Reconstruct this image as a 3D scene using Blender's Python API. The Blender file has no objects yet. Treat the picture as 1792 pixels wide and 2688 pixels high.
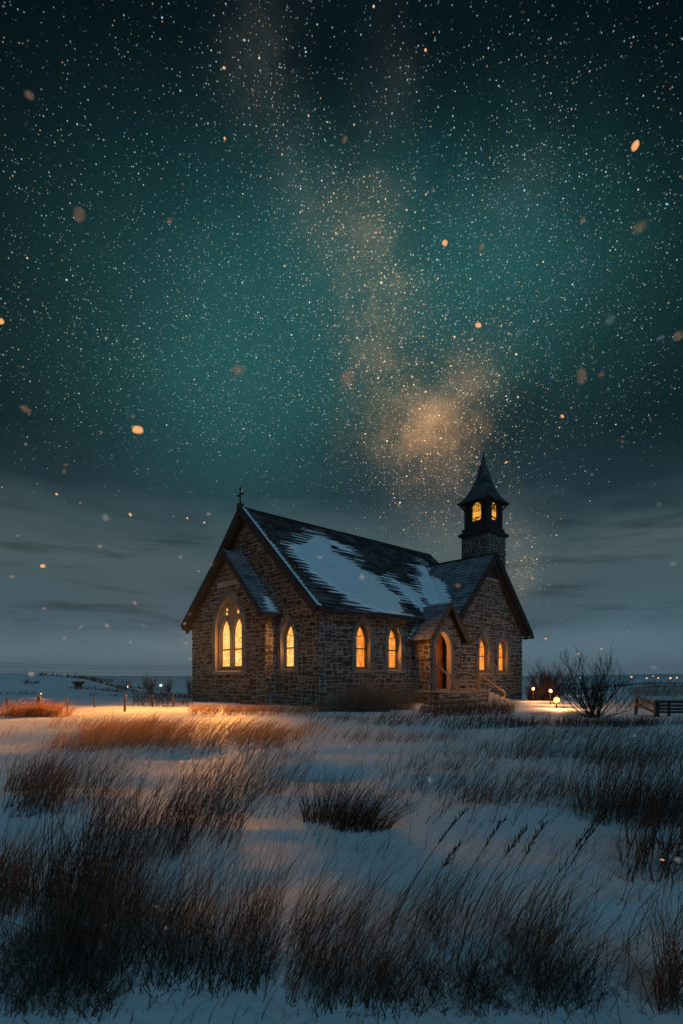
import bpy, math, random
import numpy as np

# ------------------------------------------------------------------ constants
F = 1394.0                      # focal length in pixels of the 1792 x 2688 photograph
CAM_H = 1.1
TH = math.radians(42.9)         # heading of the nave
U2 = np.array([math.cos(TH), math.sin(TH)])
W2 = np.array([-math.sin(TH), math.cos(TH)])
C2 = np.array([-0.832, 20.0])   # near corner of the nave
DK = 1792.0 / 1568.0
scene = bpy.context.scene
col = scene.collection

def lin(r, g, b):
    f = lambda c: (c / 255.0) / 12.92 if c <= 10 else (((c / 255.0) + 0.055) / 1.055) ** 2.4
    return (f(r), f(g), f(b))

# ------------------------------------------------------------------ camera
cam_d = bpy.data.cameras.new('camera')
cam = bpy.data.objects.new('camera', cam_d)
col.objects.link(cam)
cam.location = (0, 0, CAM_H)
cam.rotation_euler = (math.radians(90), 0, 0)
cam_d.sensor_width = 36.0
cam_d.lens = F / 2688.0 * 36.0
cam_d.shift_y = (1780 - 1344) / 2688.0
cam_d.clip_start = 0.05
cam_d.clip_end = 9000
scene.camera = cam

# ------------------------------------------------------------------ render look
scene.view_settings.view_transform = 'Standard'
scene.view_settings.look = 'None'
scene.view_settings.exposure = 0.0
scene.view_settings.gamma = 1.0
scene.view_settings.use_curve_mapping = False
scene.cycles.use_adaptive_sampling = False
scene.cycles.use_denoising = True
scene.cycles.max_bounces = 6
scene.cycles.transparent_max_bounces = 16
scene.cycles.sample_clamp_indirect = 4.0

# ------------------------------------------------------------------ night sky
world = bpy.data.worlds.new("World")
scene.world = world
world.use_nodes = True
wt = world.node_tree
wt.nodes.clear()

class S:
    """A float socket with arithmetic."""
    tree = wt
    def __init__(s, sock): s.s = sock
    @staticmethod
    def op(kind, *a, clamp=False):
        n = S.tree.nodes.new('ShaderNodeMath'); n.operation = kind; n.use_clamp = clamp
        for i, x in enumerate(a):
            if isinstance(x, S): S.tree.links.new(x.s, n.inputs[i])
            else: n.inputs[i].default_value = x
        return S(n.outputs[0])
    def __add__(s, o): return S.op('ADD', s, o)
    __radd__ = __add__
    def __sub__(s, o): return S.op('SUBTRACT', s, o)
    def __rsub__(s, o): return S.op('SUBTRACT', o, s)
    def __mul__(s, o): return S.op('MULTIPLY', s, o)
    __rmul__ = __mul__
    def __truediv__(s, o): return S.op('DIVIDE', s, o)
    def exp(s): return S.op('EXPONENT', s)
    def clamp(s): return S.op('ADD', s, 0.0, clamp=True)
    def pow(s, p): return S.op('POWER', s, p)

def smooth(x, a, b):
    n = S.tree.nodes.new('ShaderNodeMapRange'); n.interpolation_type = 'SMOOTHSTEP'
    S.tree.links.new(x.s, n.inputs[0])
    n.inputs[1].default_value = a; n.inputs[2].default_value = b
    return S(n.outputs[0])

def combine(x, y, z):
    n = S.tree.nodes.new('ShaderNodeCombineXYZ')
    for i, v in enumerate((x, y, z)):
        if isinstance(v, S): S.tree.links.new(v.s, n.inputs[i])
        else: n.inputs[i].default_value = v
    return n.outputs[0]

def noise(vec, scale, detail=4, rough=0.55):
    n = S.tree.nodes.new('ShaderNodeTexNoise')
    S.tree.links.new(vec, n.inputs['Vector'])
    n.inputs['Scale'].default_value = scale; n.inputs['Detail'].default_value = detail
    n.inputs['Roughness'].default_value = rough
    return S(n.outputs[0])

def build_sky():
    T = wt; L = T.links.new
    tc = T.nodes.new('ShaderNodeTexCoord')
    d = tc.outputs['Generated']
    sp = T.nodes.new('ShaderNodeSeparateXYZ'); L(d, sp.inputs[0])
    x, y, z = S(sp.outputs[0]), S(sp.outputs[1]), S(sp.outputs[2])
    az = S.op('ARCTAN2', x, y)
    el = S.op('ARCSINE', z)
    cosel = S.op('SQRT', S.op('MAXIMUM', 1.0 - z * z, 0.0))
    n1 = noise(d, 3.2, 6, 0.6) - 0.5
    n2 = noise(combine(x + 5.0, y, z), 3.6, 6, 0.6) - 0.5
    azw = az + n1 * 0.30
    elw = el + n2 * 0.24
    def place(dx, dy):          # a direction of the sky, from its place in the photograph
        tx = (dx * DK - 896) / F; tz = (1780 - dy * DK) / F
        a = math.atan(tx); return a, math.atan(tz * math.cos(a))
    def blob(dx, dy, rx, ry, rot=0.0, warp=1.0):
        a0, e0 = place(dx, dy)
        k = DK / F
        if warp:
            A, E = azw, elw
        else:
            A, E = az, el
        p = (A - a0) * math.cos(e0) if False else (A - a0)
        q = E - e0
        sa = rx * k * math.cos(a0) ** 2; se = ry * k * math.cos(e0) ** 2
        c, s_ = math.cos(rot), math.sin(rot)
        p2 = p * c + q * s_
        q2 = q * c - p * s_
        p2 = p2 * (1 / sa); q2 = q2 * (1 / se)
        return (0.0 - (p2 * p2 + q2 * q2)).exp()
    # base colour by elevation
    ramp = T.nodes.new('ShaderNodeValToRGB')
    cl = noise(combine(az * 3.0, el * 11.0, 0.7), 1.0, 5, 0.6) - 0.5
    clouds = smooth(el, 0.52, 0.22) * smooth(el, 0.0, 0.12)
    eln = el + cl * 0.20 * clouds
    L((eln * (1 / 1.6)).s, ramp.inputs[0])
    stops = [(0.0, (104, 130, 145)), (0.05, (96, 121, 134)), (0.10, (72, 95, 107)), (0.165, (70, 89, 96)), (0.215, (74, 92, 96)),
             (0.275, (58, 78, 84)), (0.325, (32, 54, 62)), (0.40, (25, 51, 56)), (0.50, (26, 56, 58)), (0.64, (23, 52, 55)),
             (0.75, (12, 36, 41)), (0.86, (5, 20, 25)), (1.2, (4, 15, 20)), (1.57, (4, 15, 20))]
    cr = ramp.color_ramp
    while len(cr.elements) < len(stops): cr.elements.new(0.5)
    for e_, (p, c) in zip(cr.elements, stops):
        e_.position = p / 1.6; e_.color = (*lin(*c), 1)
    # darker towards the sides, up high
    side = smooth(S.op('ABSOLUTE', az + 0.02), 0.25, 0.72) * smooth(el, 0.26, 0.42)
    front = smooth(y, -0.2, 0.3)
    wisp = noise(combine(az * 4.5, el * 34.0, 2.3), 1.0, 5, 0.6)
    wisps = smooth(wisp, 0.50, 0.68) * smooth(el, 0.05, 0.13) * smooth(el, 0.34, 0.22)
    base_k = (1.0 - side * front * 0.70) * (1.0 - wisps * smooth(S.op('ABSOLUTE', az), 0.10, 0.30) * 0.42)
    def scale_col(c, k):
        n = T.nodes.new('ShaderNodeVectorMath'); n.operation = 'SCALE'
        L(c, n.inputs[0])
        if isinstance(k, S): L(k.s, n.inputs[3])
        else: n.inputs[3].default_value = k
        return n.outputs[0]
    def add_col(a, b):
        n = T.nodes.new('ShaderNodeVectorMath'); n.operation = 'ADD'
        L(a, n.inputs[0]); L(b, n.inputs[1]); return n.outputs[0]
    def const(c):
        n = T.nodes.new('ShaderNodeCombineXYZ')
        for i in range(3): n.inputs[i].default_value = c[i]
        return n.outputs[0]
    colr = scale_col(ramp.outputs[0], base_k)
    fine = noise(d, 9.0, 6, 0.65)
    fk = smooth(fine, 0.34, 0.66)
    # teal airglow
    teal = blob(560, 880, 270, 260) * 0.75 + blob(1180, 620, 260, 200, -0.35) * 0.55 + blob(760, 560, 300, 210) * 0.55 + blob(980, 760, 330, 200) * 0.35
    colr = add_col(colr, scale_col(const((0.010, 0.062, 0.060)), teal))
    # the milky way
    mw = (blob(845, 620, 70, 120, 0.30) * 0.55 + blob(890, 730, 70, 110, -0.55) * 0.75 + blob(978, 985, 62, 72, 0.3) * 1.25
          + blob(960, 960, 130, 120, 0.3) * 0.35 + blob(1005, 1075, 50, 80) * 0.32 + blob(925, 870, 75, 85, -0.4) * 0.60 + blob(1060, 880, 40, 80, -0.3) * 0.22
          + blob(760, 520, 90, 110, 0.6) * 0.18 + blob(600, 130, 80, 150, 0.3) * 0.06 + blob(640, 270, 80, 140, -0.3) * 0.06 + blob(900, 200, 60, 160, 0.35) * 0.03
          + blob(1190, 1340, 60, 110, -0.5) * 0.28 + blob(1080, 1220, 130, 110) * 0.22)
    rift = 1.0 - (blob(985, 840, 28, 42, 0.5) * 0.7 + blob(745, 300, 55, 330, 0.42) * 0.6).clamp()
    fs = smooth(noise(d, 7.0, 9, 0.72), 0.36, 0.64)
    mwc = mw * rift * (fk * 0.55 + fs * 0.75 + 0.08)
    colr = add_col(colr, scale_col(const((0.165, 0.105, 0.055)), mwc))
    colr = add_col(colr, scale_col(const((0.22, 0.095, 0.030)), (blob(1000, 990, 42, 70, 0.1) * 1.15 + blob(900, 800, 55, 90, -0.5) * 0.16 + blob(1055, 900, 35, 70, -0.2) * 0.2) * (fk * 0.6 + 0.5)))
    dust = blob(600, 150, 95, 170, 0.35) * 0.55 + blob(690, 390, 75, 120, 0.5) * 0.7 + blob(900, 250, 60, 150, 0.5) * 0.22 + blob(1160, 470, 110, 110, 0.5) * 0.5
    colr = add_col(colr, scale_col(const((0.030, 0.042, 0.042)), dust * (fs * 0.7 + fk * 0.4)))
    # dark lane beside it
    lane = (blob(740, 170, 75, 190, 0.25) * 0.20 + blob(1130, 990, 110, 70, 0.2) * 0.30).clamp()
    colr = scale_col(colr, 1.0 - lane)
    # stars
    starless = smooth(el - cl * 0.16, 0.25, 0.52)
    dens = (0.19 + fk * 0.15 + mw * 1.1 + teal * 0.36 + dust * 0.85 + blob(1150, 480, 200, 180) * 0.25
            + blob(1190, 1340, 70, 130, -0.5) * 0.5) * (starless + blob(1190, 1330, 90, 130, -0.5) * 0.25 + blob(985, 1080, 130, 110) * 0.5)
    warm = (mw * 1.35 + 0.05).clamp()
    dens = dens * (1.0 - smooth(el, 0.60, 0.90) * 0.50)
    def stars(scale, rad, keep, gain, power, seed):  # reads dens and warm
        v = T.nodes.new('ShaderNodeTexVoronoi'); v.feature = 'F1'; v.voronoi_dimensions = '3D'
        vm = T.nodes.new('ShaderNodeVectorMath'); vm.operation = 'ADD'; vm.inputs[1].default_value = (seed, seed * 0.37, seed * 1.7)
        L(d, vm.inputs[0]); L(vm.outputs[0], v.inputs['Vector'])
        v.inputs['Scale'].default_value = scale; v.inputs['Randomness'].default_value = 1.0
        rgb = T.nodes.new('ShaderNodeSeparateColor'); L(v.outputs['Color'], rgb.inputs[0])
        r, g, b = S(rgb.outputs[0]), S(rgb.outputs[1]), S(rgb.outputs[2])
        mag = b.pow(power)
        k = (1.0 - S(v.outputs['Distance']) / (mag * (0.6 * rad * scale) + 0.4 * rad * scale)).clamp()
        on = S.op('LESS_THAN', r, dens * keep)
        amp = k.pow(0.8) * on * (mag * gain + gain * 0.12)
        # temperature: golden in the milky way, else white or blue with a few amber ones
        hot = (warm * 0.85 + S.op('GREATER_THAN', g, 0.80) * 0.8).clamp()
        blue = S.op('LESS_THAN', g, 0.22)
        cr_ = 0.80 + hot * 0.25 - blue * 0.40
        cg_ = 0.93 - hot * 0.34 - blue * 0.14
        cb_ = 0.98 - hot * 0.76 + blue * 0.05
        return combine(cr_ * amp, cg_ * amp, cb_ * amp)
    for args in ((270.0, 0.0011, 1.6, 0.85, 3.0, 1.3), (370.0, 0.0010, 1.9, 0.50, 2.2, 4.1), (140.0, 0.0013, 0.70, 1.9, 3.2, 2.9), (60.0, 0.0018, 0.50, 2.8, 3.2, 5.3), (22.0, 0.0030, 0.40, 4.5, 2.6, 7.7)):
        colr = add_col(colr, stars(*args))
    gold = (mw * rift * 0.75 + blob(985, 960, 160, 190, 0.3) * 0.35 + blob(870, 690, 130, 210, -0.2) * 0.22 + blob(1180, 1330, 90, 170, -0.5) * 0.10) * (fk * 0.8 + 0.4)
    warm = warm * 0.0 + 1.0; dens = gold
    for args in ((190.0, 0.0014, 2.3, 1.4, 1.5, 11.3), (270.0, 0.0012, 2.2, 0.9, 1.2, 17.3), (95.0, 0.0018, 1.5, 2.0, 1.6, 14.9)):
        colr = add_col(colr, stars(*args))
    bg = T.nodes.new('ShaderNodeBackground')
    L(colr, bg.inputs['Color']); bg.inputs['Strength'].default_value = 1.0
    out = T.nodes.new('ShaderNodeOutputWorld'); L(bg.outputs[0], out.inputs['Surface'])
build_sky()

# ------------------------------------------------------------------ moonlight
md = bpy.data.lights.new('moonlight', 'SUN')
md.energy = 0.52; md.angle = math.radians(12); md.color = (0.27, 0.66, 1.0)
moon = bpy.data.objects.new('moonlight', md); col.objects.link(moon)
from mathutils import Vector, Matrix
moon.rotation_euler = Vector((0.18, -0.62, 0.50)).to_track_quat('Z', 'Y').to_euler()

# ------------------------------------------------------------------ small tools
rnd = random.Random(11)
rng = np.random.default_rng(5)

def vnoise(x, y, seed=0):
    x = np.asarray(x, float); y = np.asarray(y, float)
    xi = np.floor(x).astype(np.int64); yi = np.floor(y).astype(np.int64)
    xf = x - xi; yf = y - yi
    u = xf * xf * (3 - 2 * xf); v = yf * yf * (3 - 2 * yf)
    def h(i, j):
        n = (i * 374761393 + j * 668265263 + seed * 974711) & 0x7fffffff
        n = ((n ^ (n >> 13)) * 1274126177) & 0x7fffffff
        return ((n ^ (n >> 16)) & 0xffff) / 65535.0
    return (h(xi, yi) * (1 - u) + h(xi + 1, yi) * u) * (1 - v) + (h(xi, yi + 1) * (1 - u) + h(xi + 1, yi + 1) * u) * v

def fbm(x, y, oct=4, seed=0):
    a, s, t = 1.0, 0.0, 0.0
    for k in range(oct):
        s = s + a * vnoise(x * 2 ** k, y * 2 ** k, seed + k); t += a; a *= 0.5
    return s / t - 0.5

def sstep(x, a, b):
    t = np.clip((x - a) / (b - a), 0, 1); return t * t * (3 - 2 * t)

def ground_z(x, y):
    x = np.asarray(x, float); y = np.asarray(y, float)
    r = np.hypot(x, y)
    z = 0.24 * fbm(x / 2.3, y / 1.5, 3, 3) * sstep(r, 0.5, 4) + 0.05 * fbm(x / 0.8, y / 0.55, 3, 9)
    z = z * (1 - 0.6 * sstep(y, 14, 20) * sstep(x, -14, -6))
    # the rise beyond the fence
    az = np.arctan2(x, np.maximum(y, 1e-3))
    hill = sstep(y, 30, 47) * sstep(az, -0.25, -0.50) * 1.75 * (0.45 + 0.8 * vnoise(az * 11, az * 0 + 2, 4)) + sstep(y, 28, 50) * sstep(az, 0.40, 0.55) * 1.0
    dip = -0.9 * sstep(y, 24, 60) * (1 - sstep(y, 150, 500))
    far = 0.6 * fbm(x / 40, y / 25, 3, 21) * sstep(y, 40, 120)
    return z + hill + dip + far

def local(a, s, z=0.0):
    p = C2 + a * U2 + s * W2
    return (p[0], p[1], z)

def at(dx, dy):
    """Ground point under a place of the photograph (coordinates of its 1568 wide copy)."""
    tx = (dx * DK - 896) / F; tz = (dy * DK - 1780) / F
    Y = np.geomspace(1.0, 400, 4000)
    hit = ground_z(tx * Y, Y) >= CAM_H - tz * Y
    Y = float(Y[np.argmax(hit)]) if hit.any() else 400.0
    return np.array([tx * Y, Y])

# ------------------------------------------------------------------ materials
def mat(name):
    m = bpy.data.materials.new(name); m.use_nodes = True
    nt = m.node_tree
    b = nt.nodes['Principled BSDF']
    return m, nt, b

def nd(nt, t, **kw):
    n = nt.nodes.new(t)
    for k, v in kw.items(): setattr(n, k, v)
    return n

def tex_noise(nt, scale, detail=4, rough=0.55, coord='Object', scl=None):
    tc = nd(nt, 'ShaderNodeTexCoord')
    n = nd(nt, 'ShaderNodeTexNoise')
    n.inputs['Scale'].default_value = scale; n.inputs['Detail'].default_value = detail; n.inputs['Roughness'].default_value = rough
    if scl:
        mp = nd(nt, 'ShaderNodeMapping'); mp.inputs['Scale'].default_value = scl
        nt.links.new(tc.outputs[coord], mp.inputs[0]); nt.links.new(mp.outputs[0], n.inputs['Vector'])
    else:
        nt.links.new(tc.outputs[coord], n.inputs['Vector'])
    return n

def ramp(nt, src, stops):
    r = nd(nt, 'ShaderNodeValToRGB')
    while len(r.color_ramp.elements) < len(stops): r.color_ramp.elements.new(0.5)
    for e, (p, c) in zip(r.color_ramp.elements, stops):
        e.position = p; e.color = (*c, 1)
    nt.links.new(src, r.inputs[0]); return r

def bump(nt, b, h, strength, dist=0.02):
    bp = nd(nt, 'ShaderNodeBump'); bp.inputs['Strength'].default_value = strength; bp.inputs['Distance'].default_value = dist
    nt.links.new(h, bp.inputs['Height']); nt.links.new(bp.outputs[0], b.inputs['Normal'])

def simple(name, c0, c1, scale, rough=0.8, bs=0.3, scl=None, spec=0.3):
    m, nt, b = mat(name)
    n = tex_noise(nt, scale, 5, 0.6, scl=scl)
    r = ramp(nt, n.outputs[0], [(0.3, c0), (0.7, c1)])
    nt.links.new(r.outputs[0], b.inputs['Base Color'])
    b.inputs['Roughness'].default_value = rough
    b.inputs['Specular IOR Level'].default_value = spec
    bump(nt, b, n.outputs[0], bs)
    return m

def attr_mat(name, scale, lo, hi, rough=0.85, bs=0.4, spec=0.3):
    m, nt, b = mat(name)
    a = nd(nt, 'ShaderNodeAttribute', attribute_name='Col')
    n = tex_noise(nt, scale, 6, 0.65)
    mr = nd(nt, 'ShaderNodeMapRange'); mr.inputs[3].default_value = lo; mr.inputs[4].default_value = hi
    mr.inputs[1].default_value = 0.25; mr.inputs[2].default_value = 0.75
    nt.links.new(n.outputs[0], mr.inputs[0])
    v = nd(nt, 'ShaderNodeVectorMath', operation='SCALE')
    nt.links.new(a.outputs['Color'], v.inputs[0]); nt.links.new(mr.outputs[0], v.inputs[3])
    nt.links.new(v.outputs[0], b.inputs['Base Color'])
    b.inputs['Roughness'].default_value = rough; b.inputs['Specular IOR Level'].default_value = spec
    bump(nt, b, n.outputs[0], bs)
    return m

M = {}
M['stone'] = attr_mat('rubble_stone', 9.0, 0.62, 1.35, 0.9, 0.6, 0.2)
M['dressed'] = attr_mat('dressed_stone', 6.0, 0.75, 1.2, 0.85, 0.3, 0.2)
M['wood'] = simple('weathered_wood', (0.05, 0.035, 0.025), (0.11, 0.08, 0.055), 14, 0.8, 0.3, (1, 1, 0.25))
M['barge'] = simple('dark_painted_timber', (0.014, 0.014, 0.016), (0.032, 0.030, 0.030), 9, 0.7, 0.3)
M['frame'] = simple('varnished_window_wood', (0.16, 0.08, 0.03), (0.26, 0.14, 0.06), 12, 0.5, 0.15, (1, 1, 0.2))
M['door'] = simple('orange_brown_door_wood', (0.20, 0.07, 0.02), (0.36, 0.14, 0.045), 10, 0.55, 0.25, (6, 6, 0.4))
M['rail'] = simple('pale_bare_wood', (0.19, 0.115, 0.065), (0.30, 0.20, 0.12), 12, 0.75, 0.2)
M['post'] = simple('old_fence_wood', (0.11, 0.07, 0.045), (0.22, 0.14, 0.09), 20, 0.85, 0.3, (1, 1, 0.2))
M['iron'] = simple('black_iron', (0.015, 0.015, 0.017), (0.03, 0.03, 0.033), 20, 0.5, 0.1)
M['twig'] = simple('dark_bark', (0.022, 0.016, 0.013), (0.05, 0.037, 0.03), 8, 0.9, 0.1)

def shingle_mat(name, dust, lo):
    m, nt, b = mat(name)
    a = nd(nt, 'ShaderNodeAttribute', attribute_name='Col')
    n = tex_noise(nt, 1.3, 6, 0.7, scl=(1.0, 1.6, 1.6))
    n2 = tex_noise(nt, 14, 4, 0.6)
    ad = nd(nt, 'ShaderNodeMath', operation='ADD')
    m2 = nd(nt, 'ShaderNodeMath', operation='MULTIPLY'); m2.inputs[1].default_value = 0.22
    nt.links.new(n2.outputs[0], m2.inputs[0]); nt.links.new(n.outputs[0], ad.inputs[0]); nt.links.new(m2.outputs[0], ad.inputs[1])
    fr = ramp(nt, ad.outputs[0], [(lo, (0, 0, 0)), (0.82, (dust, dust, dust))])
    mx = nd(nt, 'ShaderNodeMix', data_type='RGBA')
    nt.links.new(fr.outputs[0], mx.inputs[0]); nt.links.new(a.outputs['Color'], mx.inputs[6])
    mx.inputs[7].default_value = (0.55, 0.62, 0.68, 1)
    nt.links.new(mx.outputs[2], b.inputs['Base Color'])
    b.inputs['Roughness'].default_value = 0.62; b.inputs['Specular IOR Level'].default_value = 0.4
    bump(nt, b, n2.outputs[0], 0.4)
    return m
M['shingle'] = shingle_mat('slate_shingles', 0.30, 0.58)
M['frosted'] = shingle_mat('frosted_shingles', 0.62, 0.40)

def snow_mat(name, bumpy=1.0):
    m, nt, b = mat(name)
    n = tex_noise(nt, 0.9, 7, 0.62, scl=(1, 1.8, 1))
    n2 = tex_noise(nt, 60, 3, 0.6)
    r = ramp(nt, n.outputs[0], [(0.3, (0.72, 0.78, 0.82)), (0.7, (0.84, 0.87, 0.90))])
    nt.links.new(r.outputs[0], b.inputs['Base Color'])
    b.inputs['Roughness'].default_value = 0.65; b.inputs['Specular IOR Level'].default_value = 0.3
    ad = nd(nt, 'ShaderNodeMath', operation='MULTIPLY_ADD'); ad.inputs[1].default_value = 0.04
    nt.links.new(n2.outputs[0], ad.inputs[0]); nt.links.new(n.outputs[0], ad.inputs[2])
    bump(nt, b, ad.outputs[0], 0.45 * bumpy, 0.06)
    return m
M['snow'] = snow_mat('snow')

def glass_mat(name, c_lo, c_hi, s_lo, s_hi, scale, scl):
    """A lit, obscured window pane: it gives off the room's light."""
    m, nt, b = mat(name)
    n = tex_noise(nt, scale, 4, 0.6, scl=scl)
    n.inputs['Distortion'].default_value = 1.4
    r = ramp(nt, n.outputs[0], [(0.32, c_lo), (0.62, c_hi)])
    st = nd(nt, 'ShaderNodeMapRange'); st.inputs[1].default_value = 0.3; st.inputs[2].default_value = 0.7
    st.inputs[3].default_value = s_lo; st.inputs[4].default_value = s_hi
    nt.links.new(n.outputs[0], st.inputs[0])
    b.inputs['Base Color'].default_value = (0.3, 0.2, 0.1, 1); b.inputs['Roughness'].default_value = 0.3
    nt.links.new(r.outputs[0], b.inputs['Emission Color']); nt.links.new(st.outputs[0], b.inputs['Emission Strength'])
    return m
M['glass_bright'] = glass_mat('bright_lit_glass', (1.0, 0.34, 0.05), (1.0, 0.60, 0.18), 0.8, 1.5, 3.2, (1, 1, 1.6))
M['glass_amber'] = glass_mat('amber_lit_glass', (1.0, 0.17, 0.008), (1.0, 0.38, 0.045), 0.55, 1.3, 2.4, (3, 3, 0.8))
M['glass_belfry'] = glass_mat('belfry_lit_glass', (1.0, 0.30, 0.02), (1.0, 0.50, 0.08), 0.7, 1.2, 5.0, (1, 1, 1))

def emit(name, c, s):
    m, nt, b = mat(name)
    b.inputs['Base Color'].default_value = (*c, 1)
    b.inputs['Emission Color'].default_value = (*c, 1); b.inputs['Emission Strength'].default_value = s
    return m
M['lamp'] = emit('lit_lamp_globe', (1.0, 0.46, 0.13), 1.8)
M['far_lamp'] = emit('distant_lamp_globe', (1.0, 0.45, 0.16), 1.7)
M['white_lamp'] = emit('distant_white_lamp', (0.75, 0.95, 1.0), 1.6)

# ------------------------------------------------------------------ mesh builder
class MB:
    def __init__(s): s.v = []; s.f = []; s.c = []; s.col = (0.5, 0.5, 0.5)
    def poly(s, pts, c=None):
        b = len(s.v); s.v.extend(tuple(map(float, p)) for p in pts)
        s.f.append(tuple(range(b, b + len(pts)))); s.c.append(c or s.col)
    def solid(s, vs, fs, c=None):
        b = len(s.v); s.v.extend(tuple(map(float, p)) for p in vs)
        for f in fs: s.f.append(tuple(b + i for i in f)); s.c.append(c or s.col)
    def box(s, lo, hi, c=None):
        x0, y0, z0 = lo; x1, y1, z1 = hi
        s.solid([(x0, y0, z0), (x1, y0, z0), (x1, y1, z0), (x0, y1, z0), (x0, y0, z1), (x1, y0, z1), (x1, y1, z1), (x0, y1, z1)],
                [(0, 3, 2, 1), (4, 5, 6, 7), (0, 1, 5, 4), (1, 2, 6, 5), (2, 3, 7, 6), (3, 0, 4, 7)], c)
    def beam(s, p, q, w, h, up=(0, 0, 1), c=None, taper=1.0):
        p = np.array(p, float); q = np.array(q, float); d = q - p; d /= np.linalg.norm(d)
        up = np.array(up, float); sd = np.cross(d, up); sd /= np.linalg.norm(sd); up = np.cross(sd, d)
        vs = []
        for o, k in ((p, 1.0), (q, taper)):
            for a, b in ((-1, -1), (1, -1), (1, 1), (-1, 1)): vs.append(o + sd * a * w * k / 2 + up * b * h * k / 2)
        s.solid(vs, [(0, 1, 2, 3), (7, 6, 5, 4), (0, 4, 5, 1), (1, 5, 6, 2), (2, 6, 7, 3), (3, 7, 4, 0)], c)
    def tube(s, pts, rs, n=3, c=None):
        pts = [np.array(p, float) for p in pts]; b = len(s.v); k = len(pts)
        d = pts[-1] - pts[0]; ref = np.array([0, 0, 1.0]) if abs(d[2]) < 0.8 * np.linalg.norm(d) + 1e-9 else np.array([1.0, 0, 0])
        a = np.cross(d, ref); a /= np.linalg.norm(a) + 1e-9; e = np.cross(d, a); e /= np.linalg.norm(e) + 1e-9
        for p, r in zip(pts, rs):
            for i in range(n):
                t = 2 * math.pi * i / n; s.v.append(tuple(p + (a * math.cos(t) + e * math.sin(t)) * r))
        for j in range(k - 1):
            for i in range(n):
                i2 = (i + 1) % n; s.f.append((b + j * n + i, b + j * n + i2, b + (j + 1) * n + i2, b + (j + 1) * n + i)); s.c.append(c or s.col)
        s.f.append(tuple(b + (k - 1) * n + i for i in range(n))); s.c.append(c or s.col)
    def build(s, name, m, parent=None, smooth=False):
        me = bpy.data.meshes.new(name)
        me.from_pydata(s.v, [], s.f); me.update()
        at_ = me.color_attributes.new('Col', 'FLOAT_COLOR', 'CORNER')
        n = np.array([len(f) for f in s.f])
        cc = np.ones((len(s.f), 4), np.float32); cc[:, :3] = np.array(s.c, np.float32)[:, :3]
        at_.data.foreach_set('color', np.repeat(cc, n, axis=0).ravel())
        if smooth: me.polygons.foreach_set('use_smooth', np.ones(len(s.f), bool))
        me.materials.append(m)
        o = bpy.data.objects.new(name, me); col.objects.link(o)
        if parent: o.parent = parent
        return o

def np_mesh(name, verts, quads, m, parent=None, smooth=True, cols=None):
    me = bpy.data.meshes.new(name)
    verts = np.asarray(verts, np.float32); quads = np.asarray(quads, np.int32)
    me.vertices.add(len(verts)); me.vertices.foreach_set('co', verts.ravel())
    k = quads.shape[1]
    me.loops.add(quads.size); me.loops.foreach_set('vertex_index', quads.ravel())
    me.polygons.add(len(quads))
    me.polygons.foreach_set('loop_start', np.arange(len(quads), dtype=np.int32) * k)
    me.polygons.foreach_set('loop_total', np.full(len(quads), k, np.int32))
    me.polygons.foreach_set('use_smooth', np.full(len(quads), smooth))
    if cols is not None:
        a = me.color_attributes.new('Col', 'FLOAT_COLOR', 'POINT')
        c4 = np.ones((len(verts), 4), np.float32); c4[:, :3] = cols; a.data.foreach_set('color', c4.ravel())
    me.update(calc_edges=True); me.validate()
    me.materials.append(m)
    o = bpy.data.objects.new(name, me); col.objects.link(o)
    if parent: o.parent = parent
    return o

def empty(name, loc=(0, 0, 0), rz=0.0, parent=None):
    o = bpy.data.objects.new(name, None); col.objects.link(o)
    o.location = loc; o.rotation_euler = (0, 0, rz); o.empty_display_size = 0.2
    if parent: o.parent = parent
    return o

def tag(o, label=None, cat=None, group=None, kind=None):
    if label: o['label'] = label
    if cat: o['category'] = cat
    if group: o['group'] = group
    if kind: o['kind'] = kind
    return o

def copy_tree(o, parent=None):
    c = o.copy(); col.objects.link(c)
    if parent: c.parent = parent
    for ch in list(o.children): copy_tree(ch, c)
    return c

# ------------------------------------------------------------------ the ground
def build_ground():
    k = np.linspace(-1, 1, 321)
    xs = np.sinh(k * 9.2) / np.sinh(9.2) * 2600
    t = np.linspace(-0.55, 1, 420)
    ys = np.sinh(t * 9.2) / np.sinh(9.2) * 2600 + 2.0
    X, Y = np.meshgrid(xs, ys)
    Z = ground_z(X, Y)
    v = np.stack([X, Y, Z], -1).reshape(-1, 3)
    nx, ny = len(xs), len(ys)
    i = np.arange(nx - 1)[None, :] + np.arange(ny - 1)[:, None] * nx
    q = np.stack([i, i + 1, i + nx + 1, i + nx], -1).reshape(-1, 4)
    o = np_mesh('snow_ground', v, q, M['snow']); o['kind'] = 'structure'
    # low hills on the horizon
    m = simple('far_hill_snow', (0.6, 0.66, 0.7), (0.8, 0.84, 0.87), 0.01, 0.9, 0.0)
    a = np.linspace(-0.9, 0.9, 240)
    rr = np.array([1200., 1350, 1500, 1700])
    hh = 3 + 6 * (fbm(a * 3.1 + 4, a * 0 + 2, 4, 31) + 0.5) + 6 * sstep(a, 0.35, 0.6)
    hv = []
    for j, r in enumerate(rr):
        z = [-6, 0.6, 1.0, 0.8][j] * (hh if j else 1)
        hv.append(np.stack([np.sin(a) * r, np.cos(a) * r, z + 0 * a], -1))
    hv = np.concatenate(hv); n = len(a)
    i = np.arange(n - 1)[None, :] + np.arange(len(rr) - 1)[:, None] * n
    q = np.stack([i, i + 1, i + n + 1, i + n], -1).reshape(-1, 4)
    o = np_mesh('distant_hills', hv, q, m); o['kind'] = 'structure'
build_ground()

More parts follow.
